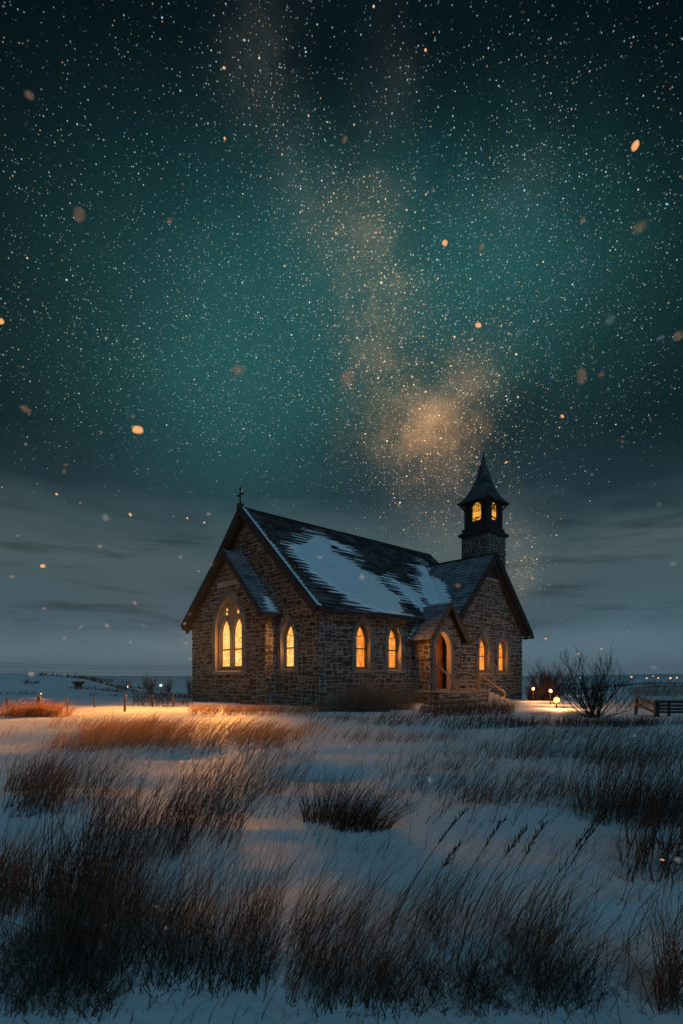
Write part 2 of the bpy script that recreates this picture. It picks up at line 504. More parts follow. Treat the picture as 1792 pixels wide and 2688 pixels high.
# ------------------------------------------------------------------ the church
church = empty('stone_church', (C2[0], C2[1], 0), TH)
tag(church, 'rubble stone church with snowy shingle roofs, lit lancet windows and a belfry', 'church')

def clip(poly, a, b):
    """Part of a convex 2D polygon on the left of the line a-b."""
    out = []
    n = len(poly)
    side = lambda p: (b[0] - a[0]) * (p[1] - a[1]) - (b[1] - a[1]) * (p[0] - a[0])
    for i in range(n):
        p, q = poly[i], poly[(i + 1) % n]; sp, sq = side(p), side(q)
        if sp >= 0: out.append(p)
        if (sp > 0 and sq < 0) or (sp < 0 and sq > 0):
            t = sp / (sp - sq); out.append((p[0] + (q[0] - p[0]) * t, p[1] + (q[1] - p[1]) * t))
    return out if len(out) > 2 else []

def area(p): return 0.5 * sum(p[i][0] * p[(i + 1) % len(p)][1] - p[(i + 1) % len(p)][0] * p[i][1] for i in range(len(p)))

def minus(polys, hole):
    """Convex polygons minus a convex (counter-clockwise) hole."""
    res = []
    hx = [p[0] for p in hole]; hz = [p[1] for p in hole]
    for p in polys:
        if max(q[0] for q in p) < min(hx) or min(q[0] for q in p) > max(hx) or max(q[1] for q in p) < min(hz) or min(q[1] for q in p) > max(hz):
            res.append(p); continue
        rest = p
        for i in range(len(hole)):
            a, b = hole[i], hole[(i + 1) % len(hole)]
            o = clip(rest, b, a)
            if o and abs(area(o)) > 4e-4: res.append(o)
            rest = clip(rest, a, b)
            if not rest: break
    return res

def lancet(cx, w, z0, zs, zt, n=7):
    h = zt - zs; R = (h * h + w * w / 4) / w
    pts = [(cx - w / 2, z0), (cx + w / 2, z0)]
    for side in (1, -1):
        c0 = w / 2 - R; th = math.acos(max(-1, min(1, (R - w / 2) / R)))
        ang = [th * i / n for i in range(n + 1)]
        if side == -1: ang = ang[::-1][1:]
        for a in ang: pts.append((cx + side * (c0 + R * math.cos(a)), zs + R * math.sin(a)))
    return pts

STONES = [tuple(0.88 * k * m for k, m in zip(c, (1.08, 1.0, 0.88))) for c in [(0.085, 0.055, 0.038), (0.12, 0.070, 0.042), (0.075, 0.058, 0.048), (0.14, 0.09, 0.058), (0.11, 0.062, 0.034), (0.062, 0.050, 0.043), (0.12, 0.10, 0.085), (0.19, 0.155, 0.125)]]
MORTAR = (0.25, 0.245, 0.235)

def stones_in(x0, z0, x1, z1, out):
    w, h = x1 - x0, z1 - z0
    tw = rnd.uniform(0.24, 0.60); th = rnd.uniform(0.17, 0.34)
    if w <= tw and h <= th: out.append((x0, z0, x1, z1)); return
    if w / tw > h / th:
        c = x0 + w * rnd.uniform(0.33, 0.67); stones_in(x0, z0, c, z1, out); stones_in(c, z0, x1, z1, out)
    else:
        c = z0 + h * rnd.uniform(0.35, 0.65); stones_in(x0, z0, x1, c, out); stones_in(x0, c, x1, z1, out)

class Wall:
    """A stone wall face: x runs along ex, z up, d out along nrm."""
    def __init__(s, org, ex, nrm):
        s.o = np.array(org, float); s.ex = np.array(ex, float); s.n = np.array(nrm, float)
    def P(s, x, z, d=0.0):
        p = s.o + s.ex * x + s.n * d; return (p[0], p[1], p[2] + z)

def flip(w):  # +1 when (ex, up, nrm) is right handed
    return np.cross(w.ex, np.array([0, 0, 1.0]))@w.n > 0

def stone_wall(mb, w, outline, holes=(), bands=(), gap=0.020):
    fw = flip(w)
    def put(pts, c): mb.poly(pts if fw else pts[::-1], c)
    ps = [outline]
    for h in holes: ps = minus(ps, h)
    for p in ps: put([w.P(x, z) for x, z in p], MORTAR)
    xs = [p[0] for p in outline]; zs = [p[1] for p in outline]
    rect = []
    z = min(zs)
    while z < max(zs):
        h = rnd.uniform(0.3, 0.75); x = min(xs) - rnd.uniform(0, 0.3)
        while x < max(xs):
            ww = rnd.uniform(0.5, 1.2); stones_in(x, z, x + ww, z + h, rect); x += ww
        z += h
    for (x0, z0, x1, z1) in rect:
        g = gap * rnd.uniform(0.75, 1.3)
        j = lambda: rnd.uniform(-0.026, 0.026)
        c = min(x1 - x0, z1 - z0) * rnd.uniform(0.08, 0.34)
        A = [(x0 + g + j(), z0 + g + j()), (x1 - g + j(), z0 + g + j()), (x1 - g + j(), z1 - g + j()), (x0 + g + j(), z1 - g + j())]
        if min(x1 - x0, z1 - z0) < 0.06: continue
        oc = []
        for k in range(4):
            p, q, r = np.array(A[k - 1]), np.array(A[k]), np.array(A[(k + 1) % 4])
            for t in (p, r):
                e = t - q; oc.append(tuple(q + e / np.linalg.norm(e) * c))
        ps = [oc]
        for k in range(len(outline)):
            a, b = outline[k], outline[(k + 1) % len(outline)]
            ps = [r for r in (clip(p, a, b) for p in ps) if r]
        for h in bands: ps = minus(ps, h)
        base = rnd.choice(STONES); v = rnd.uniform(0.72, 1.3)
        cc = tuple(b_ * v * rnd.uniform(0.93, 1.07) for b_ in base)
        hgt = rnd.uniform(0.012, 0.042)
        for p in ps:
            if abs(area(p)) < 0.0025: continue
            cx = sum(q[0] for q in p) / len(p); cz = sum(q[1] for q in p) / len(p)
            n = len(p); sh = 1 - 0.018 / max(0.08, math.sqrt(abs(area(p))))
            lo = [w.P(x, zz, 0.0) for x, zz in p]
            hi = [w.P(cx + (x - cx) * sh, cz + (zz - cz) * sh, hgt) for x, zz in p]
            fs = [tuple(range(n, 2 * n))] + [(i, (i + 1) % n, n + (i + 1) % n, n + i) for i in range(n)]
            if not fw: fs = [f[::-1] for f in fs]
            mb.solid(lo + hi, fs, cc)

def ring(mb, w, outer, inner, d0, d1, c=None):
    """A band between two outlines with the same number of points, from depth d0 to d1 (d1 outermost)."""
    n = len(outer)
    for i in range(n):
        k = (i + 1) % n
        q = [w.P(*outer[i], d1), w.P(*outer[k], d1), w.P(*inner[k], d1), w.P(*inner[i], d1),
             w.P(*outer[i], d0), w.P(*outer[k], d0), w.P(*inner[k], d0), w.P(*inner[i], d0)]
        mb.solid(q, [(0, 1, 2, 3), (0, 4, 5, 1), (3, 2, 6, 7), (0, 3, 7, 4), (1, 5, 6, 2)], c)

DRESS = [(0.19, 0.17, 0.15), (0.16, 0.14, 0.125), (0.22, 0.20, 0.175), (0.14, 0.125, 0.11)]

def surround(w, cx, ww, z0, zs, zt, bw, name, parent, d=0.05, reveal=0.20):
    mb = MB()
    inn = lancet(cx, ww, z0, zs, zt); out = lancet(cx, ww + 2 * bw, z0, zs, zt + bw * 1.35)
    n = len(inn)
    # jamb stones, alternately long and short, then voussoirs
    for sgn in (-1, 1):
        z = z0; k = 0
        while z < zs - 0.02:
            h = min(rnd.uniform(0.24, 0.42), zs - z)
            if zs - z - h < 0.12: h = zs - z
            b2 = bw * (1.0 if k % 2 else 1.35); k += 1
            xa, xb = cx + sgn * ww / 2, cx + sgn * (ww / 2 + b2)
            lo, hi = min(xa, xb), max(xa, xb)
            p = [(lo, z + .008), (hi, z + .008), (hi, z + h - .008), (lo, z + h - .008)]
            q = [w.P(x, zz, d) for x, zz in p] + [w.P(x, zz, -0.02) for x, zz in p]
            mb.solid(q, [(0, 1, 2, 3), (0, 4, 5, 1), (1, 5, 6, 2), (2, 6, 7, 3), (3, 7, 4, 0)], rnd.choice(DRESS))
            z += h
    arc = list(range(2, n - 1)) 
    for i in range(2, n - 1 + 0):
        k = i + 1
        if k >= n: break
        e = 0.04
        def mix(a, b, t): return (a[0] + (b[0] - a[0]) * t, a[1] + (b[1] - a[1]) * t)
        p = [mix(inn[i], inn[k], e), mix(out[i], out[k], e), mix(out[i], out[k], 1 - e), mix(inn[i], inn[k], 1 - e)]
        q = [w.P(x, zz, d) for x, zz in p] + [w.P(x, zz, -0.02) for x, zz in p]
        if i % 2 == 0: cc = rnd.choice(DRESS)
        mb.solid(q, [(0, 1, 2, 3), (0, 4, 5, 1), (1, 5, 6, 2), (2, 6, 7, 3), (3, 7, 4, 0)], cc)
    # splayed reveal
    sp = lancet(cx, ww - 0.10, z0 + 0.05, zs, zt - 0.07)
    for i in range(n):
        k = (i + 1) % n
        mb.poly([w.P(*inn[i], d - 0.004), w.P(*inn[k], d - 0.004), w.P(*sp[k], -reveal), w.P(*sp[i], -reveal)], (0.20, 0.17, 0.14))
    return mb.build(name, M['dressed'], parent), inn, out, sp

def pane(w, poly, d, m, parent):
    mb = MB(); p = [w.P(x, z, d) for x, z in poly]
    mb.poly(p if flip(w) else p[::-1]); return mb.build('pane', m, parent)

def light_at(name, w, cx, cz, sx, sz, d, power, color, tilt=0.45, spread=125, yaw=0.0):
    """The room's light at a window, stood in for by an unseen added lamp."""
    ld = bpy.data.lights.new(name, 'AREA'); ld.shape = 'RECTANGLE'; ld.size = sx; ld.size_y = sz
    ld.energy = power; ld.color = color; ld.spread = math.radians(spread)
    o = bpy.data.objects.new(name, ld); col.objects.link(o)
    o.parent = church; o.location = w.P(cx, cz, d)
    o.rotation_euler = Vector((-w.n[0], -w.n[1] - yaw, tilt)).to_track_quat('Z', 'Y').to_euler()
    return o
WARM = (1.0, 0.37, 0.065)

def window(w, cx, ww, z0, zs, zt, m, power, bw=0.2):
    root = empty('window', (0, 0, 0), 0, church)
    s_, inn, out, sp = surround(w, cx, ww, z0, zs, zt, bw, 'arch_surround', root)
    fr = MB()
    fo = lancet(cx, ww - 0.10, z0 + 0.05, zs, zt - 0.07); fi = lancet(cx, ww - 0.21, z0 + 0.11, zs, zt - 0.17)
    ring(fr, w, fo, fi, -0.24, -0.14)
    zm = z0 + (zt - z0) * 0.44
    fr.beam(w.P(cx - ww / 2 + .1, zm, -0.19), w.P(cx + ww / 2 - .1, zm, -0.19), 0.05, 0.05)
    # the small curved bar under the arch head
    zc = zs + (zt - zs) * 0.30
    pts = [w.P(cx + (ww / 2 - 0.13) * t * 0.86, zc + 0.10 * t * t - 0.05, -0.195) for t in (-1, -.6, -.2, .2, .6, 1)]
    fr.tube(pts, [0.016] * 6, 4)
    fr.build('frame', M['frame'], root)
    pane(w, lancet(cx, ww - 0.18, z0 + 0.09, zs, zt - 0.13), -0.21, m, root)
    sl = MB()
    sl.solid([w.P(cx - ww / 2 - 0.2, z0 - 0.14, -0.02), w.P(cx + ww / 2 + 0.2, z0 - 0.14, -0.02), w.P(cx + ww / 2 + 0.2, z0 - 0.14, 0.10), w.P(cx - ww / 2 - 0.2, z0 - 0.14, 0.10),
              w.P(cx - ww / 2 - 0.2, z0 + 0.01, -0.02), w.P(cx + ww / 2 + 0.2, z0 + 0.01, -0.02), w.P(cx + ww / 2 + 0.2, z0 - 0.03, 0.10), w.P(cx - ww / 2 - 0.2, z0 - 0.03, 0.10)],
             [(0, 1, 2, 3), (4, 5, 6, 7), (3, 2, 6, 7), (0, 3, 7, 4), (1, 2, 6, 5)], (0.24, 0.21, 0.18))
    sl.build('sill', M['dressed'], root)
    if power: light_at('added_window_light', w, cx, (z0 + zt) / 2, ww - 0.36, (zt - z0) * 0.8, -0.13, power, WARM, 0.2, 160)
    return root, inn, out

# --- wall faces (local axes: x along the nave, y across it to the far side)
Wg = Wall((0, 0, 0), (0, 1, 0), (-1, 0, 0))            # nave gable
Ws = Wall((0, 0, 0), (1, 0, 0), (0, -1, 0))            # nave side
Wc = Wall((-0.6, 0, 0), (0, 1, 0), (-1, 0, 0))         # chancel gable
Wcr = Wall((0, 2.65, 0), (-1, 0, 0), (0, -1, 0))       # chancel return
Wt = Wall((0, -0.6, 0), (1, 0, 0), (0, -1, 0))         # transept gable
Wtl = Wall((7.65, 0, 0), (0, -1, 0), (-1, 0, 0))
Wp = Wall((0, -1.0, 0), (1, 0, 0), (0, -1, 0))         # porch front
Wpl = Wall((5.4, 0, 0), (0, -1, 0), (-1, 0, 0))        # porch flank

def expand(cx, ww, z0, zs, zt, bw): return lancet(cx, ww + 2 * bw, z0 - 0.12, zs, zt + bw * 1.35)

# nave
mb = MB()
win_g = (1.92, 0.88, 1.47, 2.62, 3.42)
NAVE = [(0, -0.3), (9.7, -0.3), (9.7, 3.98), (4.85, 8.42), (0, 3.98)]
stone_wall(mb, Wg, NAVE, [lancet(*win_g)], [expand(*win_g, 0.19)])
nw = [(2.28, 0.80, 1.45, 2.62, 3.38), (4.20, 0.80, 1.45, 2.62, 3.38)]
stone_wall(mb, Ws, [(0, -0.3), (12.5, -0.3), (12.5, 3.95), (0, 3.95)], [lancet(*q) for q in nw], [expand(*q, 0.19) for q in nw])
mb.poly([(12.5, 0, -.3), (12.5, 9.7, -.3), (12.5, 9.7, 3.98), (12.5, 4.85, 8.42), (12.5, 0, 3.98)], (0.16, 0.11, 0.08))
mb.poly([(0, 9.7, -.3), (0, 9.7, 3.98), (12.5, 9.7, 3.98), (12.5, 9.7, -.3)], (0.16, 0.11, 0.08))
mb.build('nave_wall', M['stone'], church)
window(Wg, *win_g, M['glass_bright'], 34)
for yaw in (-0.35,): light_at('added_window_light', Wg, win_g[0], 2.4, 0.4, 0.9, 0.03, 40, WARM, 0.10, 75, yaw)  # unseen lamp added just outside the wall to spread the window's glow
for q, pw in zip(nw, (22, 60)): window(Ws, *q, M['glass_amber'], pw)

# kneeler stones at the foot of the gable
mb = MB()
k = [(-0.12, 3.55), (0.24, 3.55), (0.30, 3.72), (0.10, 3.98), (-0.14, 3.80)]
q = [(-0.30, y, z) for y, z in k] + [(0.02, y, z) for y, z in k]
mb.solid(q, [(4, 3, 2, 1, 0), (5, 6, 7, 8, 9)] + [(i, (i + 1) % 5, 5 + (i + 1) % 5, 5 + i) for i in range(5)], (0.27, 0.19, 0.13))
mb.build('kneeler_stone', M['dressed'], church)

# chancel
mb = MB()
CHX = (5.43, 2.25, 1.42, 3.25, 4.70)
stone_wall(mb, Wc, [(2.65, -0.3), (8.85, -0.3), (8.85, 3.75), (5.4, 6.60), (2.65, 3.85)], [lancet(*CHX)], [expand(*CHX, 0.27)])
stone_wall(mb, Wcr, [(0, -0.3), (0.6, -0.3), (0.6, 3.85), (0, 3.85)])
mb.poly([(0, 8.85, -.3), (-.6, 8.85, -.3), (-.6, 8.85, 3.75), (0, 8.85, 3.75)], (0.16, 0.11, 0.08))
# the pale string course above the window
b = []
for x0, x1 in ((4.42, 5.0), (5.02, 5.75), (5.77, 6.35)):
    p = [(x0, 5.18), (x1, 5.18), (x1 - 0.0, 5.40), (x0, 5.40)]
    q = [Wc.P(x, z, 0.06) for x, z in p] + [Wc.P(x, z, 0.0) for x, z in p]
    mb.solid(q, [(0, 1, 2, 3), (0, 4, 5, 1), (1, 5, 6, 2), (2, 6, 7, 3), (3, 7, 4, 0)], (0.33, 0.30, 0.26))
mb.build('chancel_wall', M['stone'], church)
# its great window: two lights and tracery
root = empty('traceried_window', (0, 0, 0), 0, church)
s_, inn, out, sp = surround(Wc, *CHX, 0.27, 'arch_surround', root, 0.06, 0.2)
fr = MB(); fr.col = (0.34, 0.24, 0.14)
cx = CHX[0]
lights = [(cx - 0.53, 0.80, 1.60, 3.02, 3.78), (cx + 0.53, 0.80, 1.60, 3.02, 3.78)]
tips = [(cx - 0.47, 0.36, 3.93, 4.02, 4.40), (cx + 0.47, 0.36, 3.93, 4.02, 4.40)]
ps = [lancet(CHX[0], CHX[1] - 0.10, CHX[2] + 0.05, CHX[3], CHX[4] - 0.07)]
for l in lights + tips: ps = minus(ps, lancet(*l))
for p in ps:
    q = [Wc.P(x, z, -0.16) for x, z in p]; fr.poly(q[::-1])
for l in lights + tips:
    o_ = lancet(l[0], l[1] + 0.12, l[2] - 0.06, l[3], l[4] + 0.09); i_ = lancet(*l)
    ring(fr, Wc, o_, i_, -0.24, -0.12, (0.36, 0.25, 0.14))
    i2 = lancet(l[0], l[1] - 0.06, l[2] + 0.03, l[3], l[4] - 0.05)
    ring(fr, Wc, i_, i2, -0.25, -0.19, (0.24, 0.14, 0.07))
for xx in (cx, cx - 1.02, cx + 1.02):
    fr.beam(Wc.P(xx, 1.5, -0.13), Wc.P(xx, 3.35, -0.13), 0.08, 0.08, (1, 0, 0), (0.36, 0.25, 0.14))
for sg in (-1, 1):   # arched ribs over each light
    pts = [Wc.P(cx + sg * (0.53 + 0.45 * math.cos(t)), 3.35 + 0.78 * math.sin(t) ** 0.8 if t < 1.6 else 3.35 + 0.78 * math.sin(t) ** 0.8, -0.13) for t in np.linspace(0.02, math.pi - 0.02, 11)]
    fr.tube(pts, [0.04] * 11, 5, (0.36, 0.25, 0.14))
for l in lights:
    fr.beam(Wc.P(l[0] - .38, 2.38, -0.20), Wc.P(l[0] + .38, 2.38, -0.20), 0.045, 0.06, (0, 0, 1), (0.2, 0.11, 0.05))
fr.build('tracery', M['dressed'], root)
for l in lights: pane(Wc, lancet(l[0], l[1] - 0.03, l[2], l[3], l[4]), -0.22, M['glass_bright'], root)
for l in tips: pane(Wc, lancet(*l), -0.22, M['glass_bright'], root)
mb = MB()
mb.solid([Wc.P(x, z, d) for x, z, d in ((4.15, 1.26, 0), (6.71, 1.26, 0), (6.71, 1.26, .12), (4.15, 1.26, .12), (4.15, 1.43, 0), (6.71, 1.43, 0), (6.71, 1.38, .12), (4.15, 1.38, .12))],
         [(0, 1, 2, 3), (4, 5, 6, 7), (3, 2, 6, 7), (0, 3, 7, 4), (1, 2, 6, 5)], (0.26, 0.22, 0.18))
mb.build('sill', M['dressed'], root)
for yaw in (-0.30, -0.85):      # unseen lamps added just outside the wall, aimed to shape the glow on the snow
    light_at('added_window_light', Wc, cx, 2.5, 1.1, 0.9, 0.03, {-0.30: 480, -0.85: 420}[yaw], WARM, 0.04, 72, yaw)
for l in lights: light_at('added_window_light', Wc, l[0], 2.5, 0.3, 1.4, -0.13, 60, WARM, 0.0, 180)

# transept
mb = MB()
TW = [(10.25, 0.92, 1.40, 2.45, 3.22), (12.02, 0.88, 1.40, 2.45, 3.22)]
TR = [(7.65, -0.3), (14.05, -0.3), (14.05, 3.85), (10.85, 7.22), (7.65, 3.85)]
stone_wall(mb, Wt, TR, [lancet(*q) for q in TW], [expand(*q, 0.19) for q in TW])
stone_wall(mb, Wtl, [(0, -0.3), (0.6, -0.3), (0.6, 3.85), (0, 3.85)])
mb.poly([(14.05, -.6, -.3), (14.05, 3.6, -.3), (14.05, 3.6, 3.85), (14.05, -.6, 3.85)], (0.16, 0.11, 0.08))
mb.poly([(10.85, 3.6, -.3), (14.05, 3.6, -.3), (14.05, 3.6, 3.85), (10.85, 3.6, 7.22)], (0.16, 0.11, 0.08))
p = [(9.95, 6.02), (11.75, 6.02), (11.75, 6.16), (9.95, 6.16)]     # tie beam stone below the dark vent
q = [Wt.P(x, z, 0.10) for x, z in p] + [Wt.P(x, z, 0.0) for x, z in p]
mb.solid(q, [(0, 1, 2, 3), (0, 4, 5, 1), (1, 5, 6, 2), (2, 6, 7, 3), (3, 7, 4, 0)], (0.24, 0.21, 0.19))
mb.build('transept_wall', M['stone'], church)
for q in TW: window(Wt, *q, M['glass_amber'], 18)
mb = MB()
tri = [(10.05, 6.18), (11.65, 6.18), (10.85, 7.02)]
q = [Wt.P(x, z, 0.07) for x, z in tri] + [Wt.P(x, z, 0.0) for x, z in tri]
mb.solid(q, [(0, 1, 2), (0, 3, 4, 1), (1, 4, 5, 2), (2, 5, 3, 0)])
mb.build('gable_vent', M['iron'], church)

# porch
mb = MB()
PD = (6.32, 1.12, 0.56, 2.35, 3.18)
stone_wall(mb, Wp, [(5.4, -0.3), (7.66, -0.3), (7.66, 2.95), (6.52, 4.20), (5.4, 2.95)], [lancet(*PD)], [expand(*PD, 0.2)])
stone_wall(mb, Wpl, [(0, -0.3), (1.0, -0.3), (1.0, 2.95), (0, 2.95)])
mb.poly([(7.66, 0, -.3), (7.66, -1, -.3), (7.66, -1, 2.95), (7.66, 0, 2.95)], (0.16, 0.11, 0.08))
mb.poly([(5.4, 0, .555), (7.66, 0, .555), (7.66, -1, .555), (5.4, -1, .555)], (0.25, 0.2, 0.16))
mb.build('porch_wall', M['stone'], church)
pr = empty('porch_door', (0, 0, 0), 0, church)
surround(Wp, *PD, 0.2, 'arch_surround', pr, 0.05, 0.16)
Wd = Wall((0, -0.32, 0), (1, 0, 0), (0, -1, 0))
mb = MB()
x = 5.62
while x < 7.2:    # planks
    mb.box((x, -0.34, 0.56), (min(x + 0.155, 7.2), -0.28 - rnd.uniform(0, 0.01), 3.3)); x += 0.168
for z in (0.95, 1.9, 2.6): mb.box((5.66, -0.365, z), (7.1, -0.335, z + 0.13))
mb.build('door_leaf', M['door'], pr)
mb = MB(); mb.tube([(6.72, -0.37, 1.5), (6.72, -0.43, 1.5), (6.72, -0.43, 1.68), (6.72, -0.37, 1.68)], [0.018] * 4, 6)
mb.build('door_handle', M['iron'], pr)

# --- roofs
SH = [(0.040, 0.050, 0.064), (0.030, 0.039, 0.052), (0.050, 0.060, 0.074), (0.025, 0.032, 0.043), (0.060, 0.070, 0.084)]

def slope(mb, p0, along, up, L, H, expo=0.25, keep=None, width=0.34):
    """Shingle courses on a roof plane: p0 the eave's start, along and up unit vectors in the plane."""
    p0 = np.array(p0, float); al = np.array(along, float); up = np.array(up, float); n = np.cross(al, up)
    if n[2] < 0: n = -n
    rows = int(math.ceil(H / expo))
    for r in range(rows):
        t0 = r * expo; t1 = min(t0 + expo * 1.25, H + 0.02)
        x = -rnd.uniform(0, width)
        wob = rnd.uniform(0, 9); tone = rnd.uniform(0.72, 1.35)
        while x < L:
            ww = width * rnd.uniform(0.6, 1.4); x0, x1 = max(x, 0), min(x + ww - 0.006, L); x += ww
            if x1 - x0 < 0.03: continue
            if keep and not keep((x0 + x1) / 2, t0): continue
            dy = rnd.uniform(-0.02, 0.012) + 0.018 * math.sin(x * 0.9 + wob); lift = 0.075 + rnd.uniform(-0.006, 0.012)
            dy2 = dy + rnd.uniform(-0.008, 0.008)
            A = p0 + al * x0 + up * (t0 + dy) + n * lift; B = p0 + al * x1 + up * (t0 + dy2) + n * lift
            Cc = p0 + al * x1 + up * t1 + n * 0.004; D = p0 + al * x0 + up * t1 + n * 0.004
            A0 = A - n * (lift + 0.01); B0 = B - n * (lift + 0.01)
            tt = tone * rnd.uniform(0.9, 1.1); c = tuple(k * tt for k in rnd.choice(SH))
            mb.poly([A, B, Cc, D], c); mb.poly([A0, B0, B, A], tuple(k * 0.45 for k in c))  # lower edge face darkened: each course's shadow line put into its colour

def deck(mb, p0, along, up, L, H, th=0.12):
    p0 = np.array(p0, float); al = np.array(along, float); up = np.array(up, float); n = np.cross(al, up)
    if n[2] < 0: n = -n
    a = [p0, p0 + al * L, p0 + al * L + up * H, p0 + up * H]
    b = [q - n * th for q in a]
    mb.solid(a + b, [(0, 1, 2, 3), (7, 6, 5, 4), (0, 4, 5, 1), (1, 5, 6, 2), (2, 6, 7, 3), (3, 7, 4, 0)], (0.03, 0.03, 0.03))

def unit(v): v = np.array(v, float); return v / np.linalg.norm(v)

def snow_patch(mb, p0, along, up, L, H, mask, cell=0.05, lift=0.03, th=0.09):
    """Snow lying on a roof plane where mask(x, t) > 0, thinning to its edges."""
    p0 = np.array(p0, float); al = np.array(along, float); up = np.array(up, float); n = np.cross(al, up)
    if n[2] < 0: n = -n
    xs = np.arange(0, L + cell, cell); ts = np.arange(0, H + cell, cell)
    X, T = np.meshgrid(xs, ts); m = mask(X, T)
    h = lift + th * sstep(m, -0.02, 0.35)
    h = np.where(m > -0.02, h, 0.0)
    ids = {}
    def vid(i, j):
        if (i, j) not in ids:
            ids[(i, j)] = len(mb.v); q = p0 + al * xs[j] + up * ts[i] + n * h[i, j]; mb.v.append(tuple(q))
        return ids[(i, j)]
    on = m > 0
    cells = on[:-1, :-1] | on[1:, :-1] | on[:-1, 1:] | on[1:, 1:]
    for i, j in zip(*np.nonzero(cells)):
        mb.f.append((vid(i, j), vid(i, j + 1), vid(i + 1, j + 1), vid(i + 1, j))); mb.c.append((1, 1, 1))

def poly_sdf(X, T, poly):
    d = np.full(X.shape, 1e9); ins = np.zeros(X.shape, bool); n = len(poly)
    for i in range(n):
        (ax, ay), (bx, by) = poly[i], poly[(i + 1) % n]
        ex, ey = bx - ax, by - ay; t = np.clip(((X - ax) * ex + (T - ay) * ey) / (ex * ex + ey * ey + 1e-9), 0, 1)
        d = np.minimum(d, np.hypot(X - ax - ex * t, T - ay - ey * t))
        c = ((ay > T) != (by > T)) & (X < (bx - ax) * (T - ay) / ((by - ay) + 1e-12) + ax); ins ^= c
    return np.where(ins, d, -d)

# nave roof
nr = empty('nave_roof', (0, 0, 0), 0, church)
UPR = unit((0, 5.15, 4.84)); UPL = unit((0, -5.15, 4.84)); HN = math.hypot(5.15, 4.84)
mb = MB()
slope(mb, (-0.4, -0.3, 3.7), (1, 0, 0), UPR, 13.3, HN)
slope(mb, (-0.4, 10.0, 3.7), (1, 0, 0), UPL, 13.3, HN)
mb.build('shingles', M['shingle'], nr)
mb = MB()
deck(mb, (-0.4, -0.3, 3.7), (1, 0, 0), UPR, 13.3, HN, 0.16); deck(mb, (-0.4, 10.0, 3.7), (1, 0, 0), UPL, 13.3, HN, 0.16)
mb.build('roof_deck', M['barge'], nr)
mb = MB()
mb.beam((-0.45, 4.85, 8.56), (12.95, 4.85, 8.56), 0.22, 0.10)
mb.build('ridge_cap', M['barge'], nr)
mb = MB()
def board(name, parent, p, q, w_, h_, m='barge'):
    b_ = MB(); b_.beam(p, q, w_, h_); return b_.build(name, M[m], parent)
for x in (-0.43, 12.93):
    for y in (-0.34, 10.04): board('bargeboard', nr, (x, y, 3.58), (x, 4.85, 8.44), 0.07, 0.30)
board('soffit_board', nr, (-0.36, 10.0, 3.50), (-0.36, 5.0, 8.20), 0.10, 0.42)
for y in (-0.36, 10.06): board('gutter', nr, (-0.4, y, 3.64), (12.9, y, 3.64), 0.13, 0.15)
P1 = [(1.23, 4.43), (2.17, 4.75), (3.6, 6.05), (4.2, 6.0), (3.91, 4.7), (4.5, 4.14), (5.15, 3.06), (5.63, 1.81), (5.25, 0.46), (4.6, 0.0), (3.02, 0.2), (2.1, 0.86), (1.3, 2.36)]
P2 = [(10.5, 5.2), (11.6, 5.6), (10.38, 3.23), (9.36, 1.7), (7.74, 0.9), (8.3, 2.54)]
P3 = [(6.63, 3.21), (7.44, 2.84), (7.88, 2.21), (7.18, 0.89), (6.6, 1.14), (6.34, 2.1)]
P4 = [(4.3, 5.6), (5.4, 4.9), (5.6, 5.1), (4.6, 5.8)]
def nave_mask(X, T):
    m = np.maximum.reduce([poly_sdf(X, T, P) for P in (P1, P2, P3, P4)])
    m = m + 0.62 * fbm(X * 0.7, T * 2.3, 4, 5) + 0.10 + 0.22 * fbm(X * 0.9 + 4, T * 3.9, 2, 15) * (1 - sstep(m, 0.35, 0.9))
    edge = 0.36 - X + 0.12 * fbm(X * 0 + 1, T * 1.7, 2, 8)                       # along the verge
    streak = 0.30 * fbm(X * 0.55 + 9, T * 5.0, 3, 33) - 0.10 + 0.28 * sstep(m, -1.3, 0.0) - 0.12
    m = np.maximum(m, streak)
    lip = 0.10 - T + 0.25 * fbm(X * 0.7, T * 0 + 3, 3, 61) - 0.06
    return np.maximum.reduce([m, edge, lip])
snow_patch(mb, (-0.4, -0.3, 3.7), (1, 0, 0), UPR, 13.25, HN - 0.1, nave_mask)
mb.build('roof_snow', M['snow'], nr, True)

# chancel roof
cr = empty('chancel_roof', (0, 0, 0), 0, church)
UCR = unit((0, 3.0, 3.05)); HCR = math.hypot(3.0, 3.05)
UCL = unit((0, -3.75, 3.10)); HCL = math.hypot(3.75, 3.10)
mb = MB()
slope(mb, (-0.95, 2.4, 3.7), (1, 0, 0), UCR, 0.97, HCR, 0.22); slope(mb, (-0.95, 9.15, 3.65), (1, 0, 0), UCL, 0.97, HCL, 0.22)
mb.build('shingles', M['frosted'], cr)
mb = MB()
deck(mb, (-0.95, 2.4, 3.7), (1, 0, 0), UCR, 0.96, HCR, 0.12); deck(mb, (-0.95, 9.15, 3.65), (1, 0, 0), UCL, 0.96, HCL, 0.12)
mb.build('roof_deck', M['barge'], cr)
board('bargeboard', cr, (-0.97, 2.36, 3.60), (-0.97, 5.4, 6.68), 0.06, 0.20); board('bargeboard', cr, (-0.97, 9.2, 3.56), (-0.97, 5.4, 6.68), 0.07, 0.34)
board('gutter', cr, (-0.98, 2.32, 3.62), (0.0, 2.32, 3.62), 0.12, 0.14)
mb = MB()
PC = [(0.30, 0.02), (0.85, 0.05), (0.95, 0.9), (0.62, 1.35), (0.42, 0.7)]
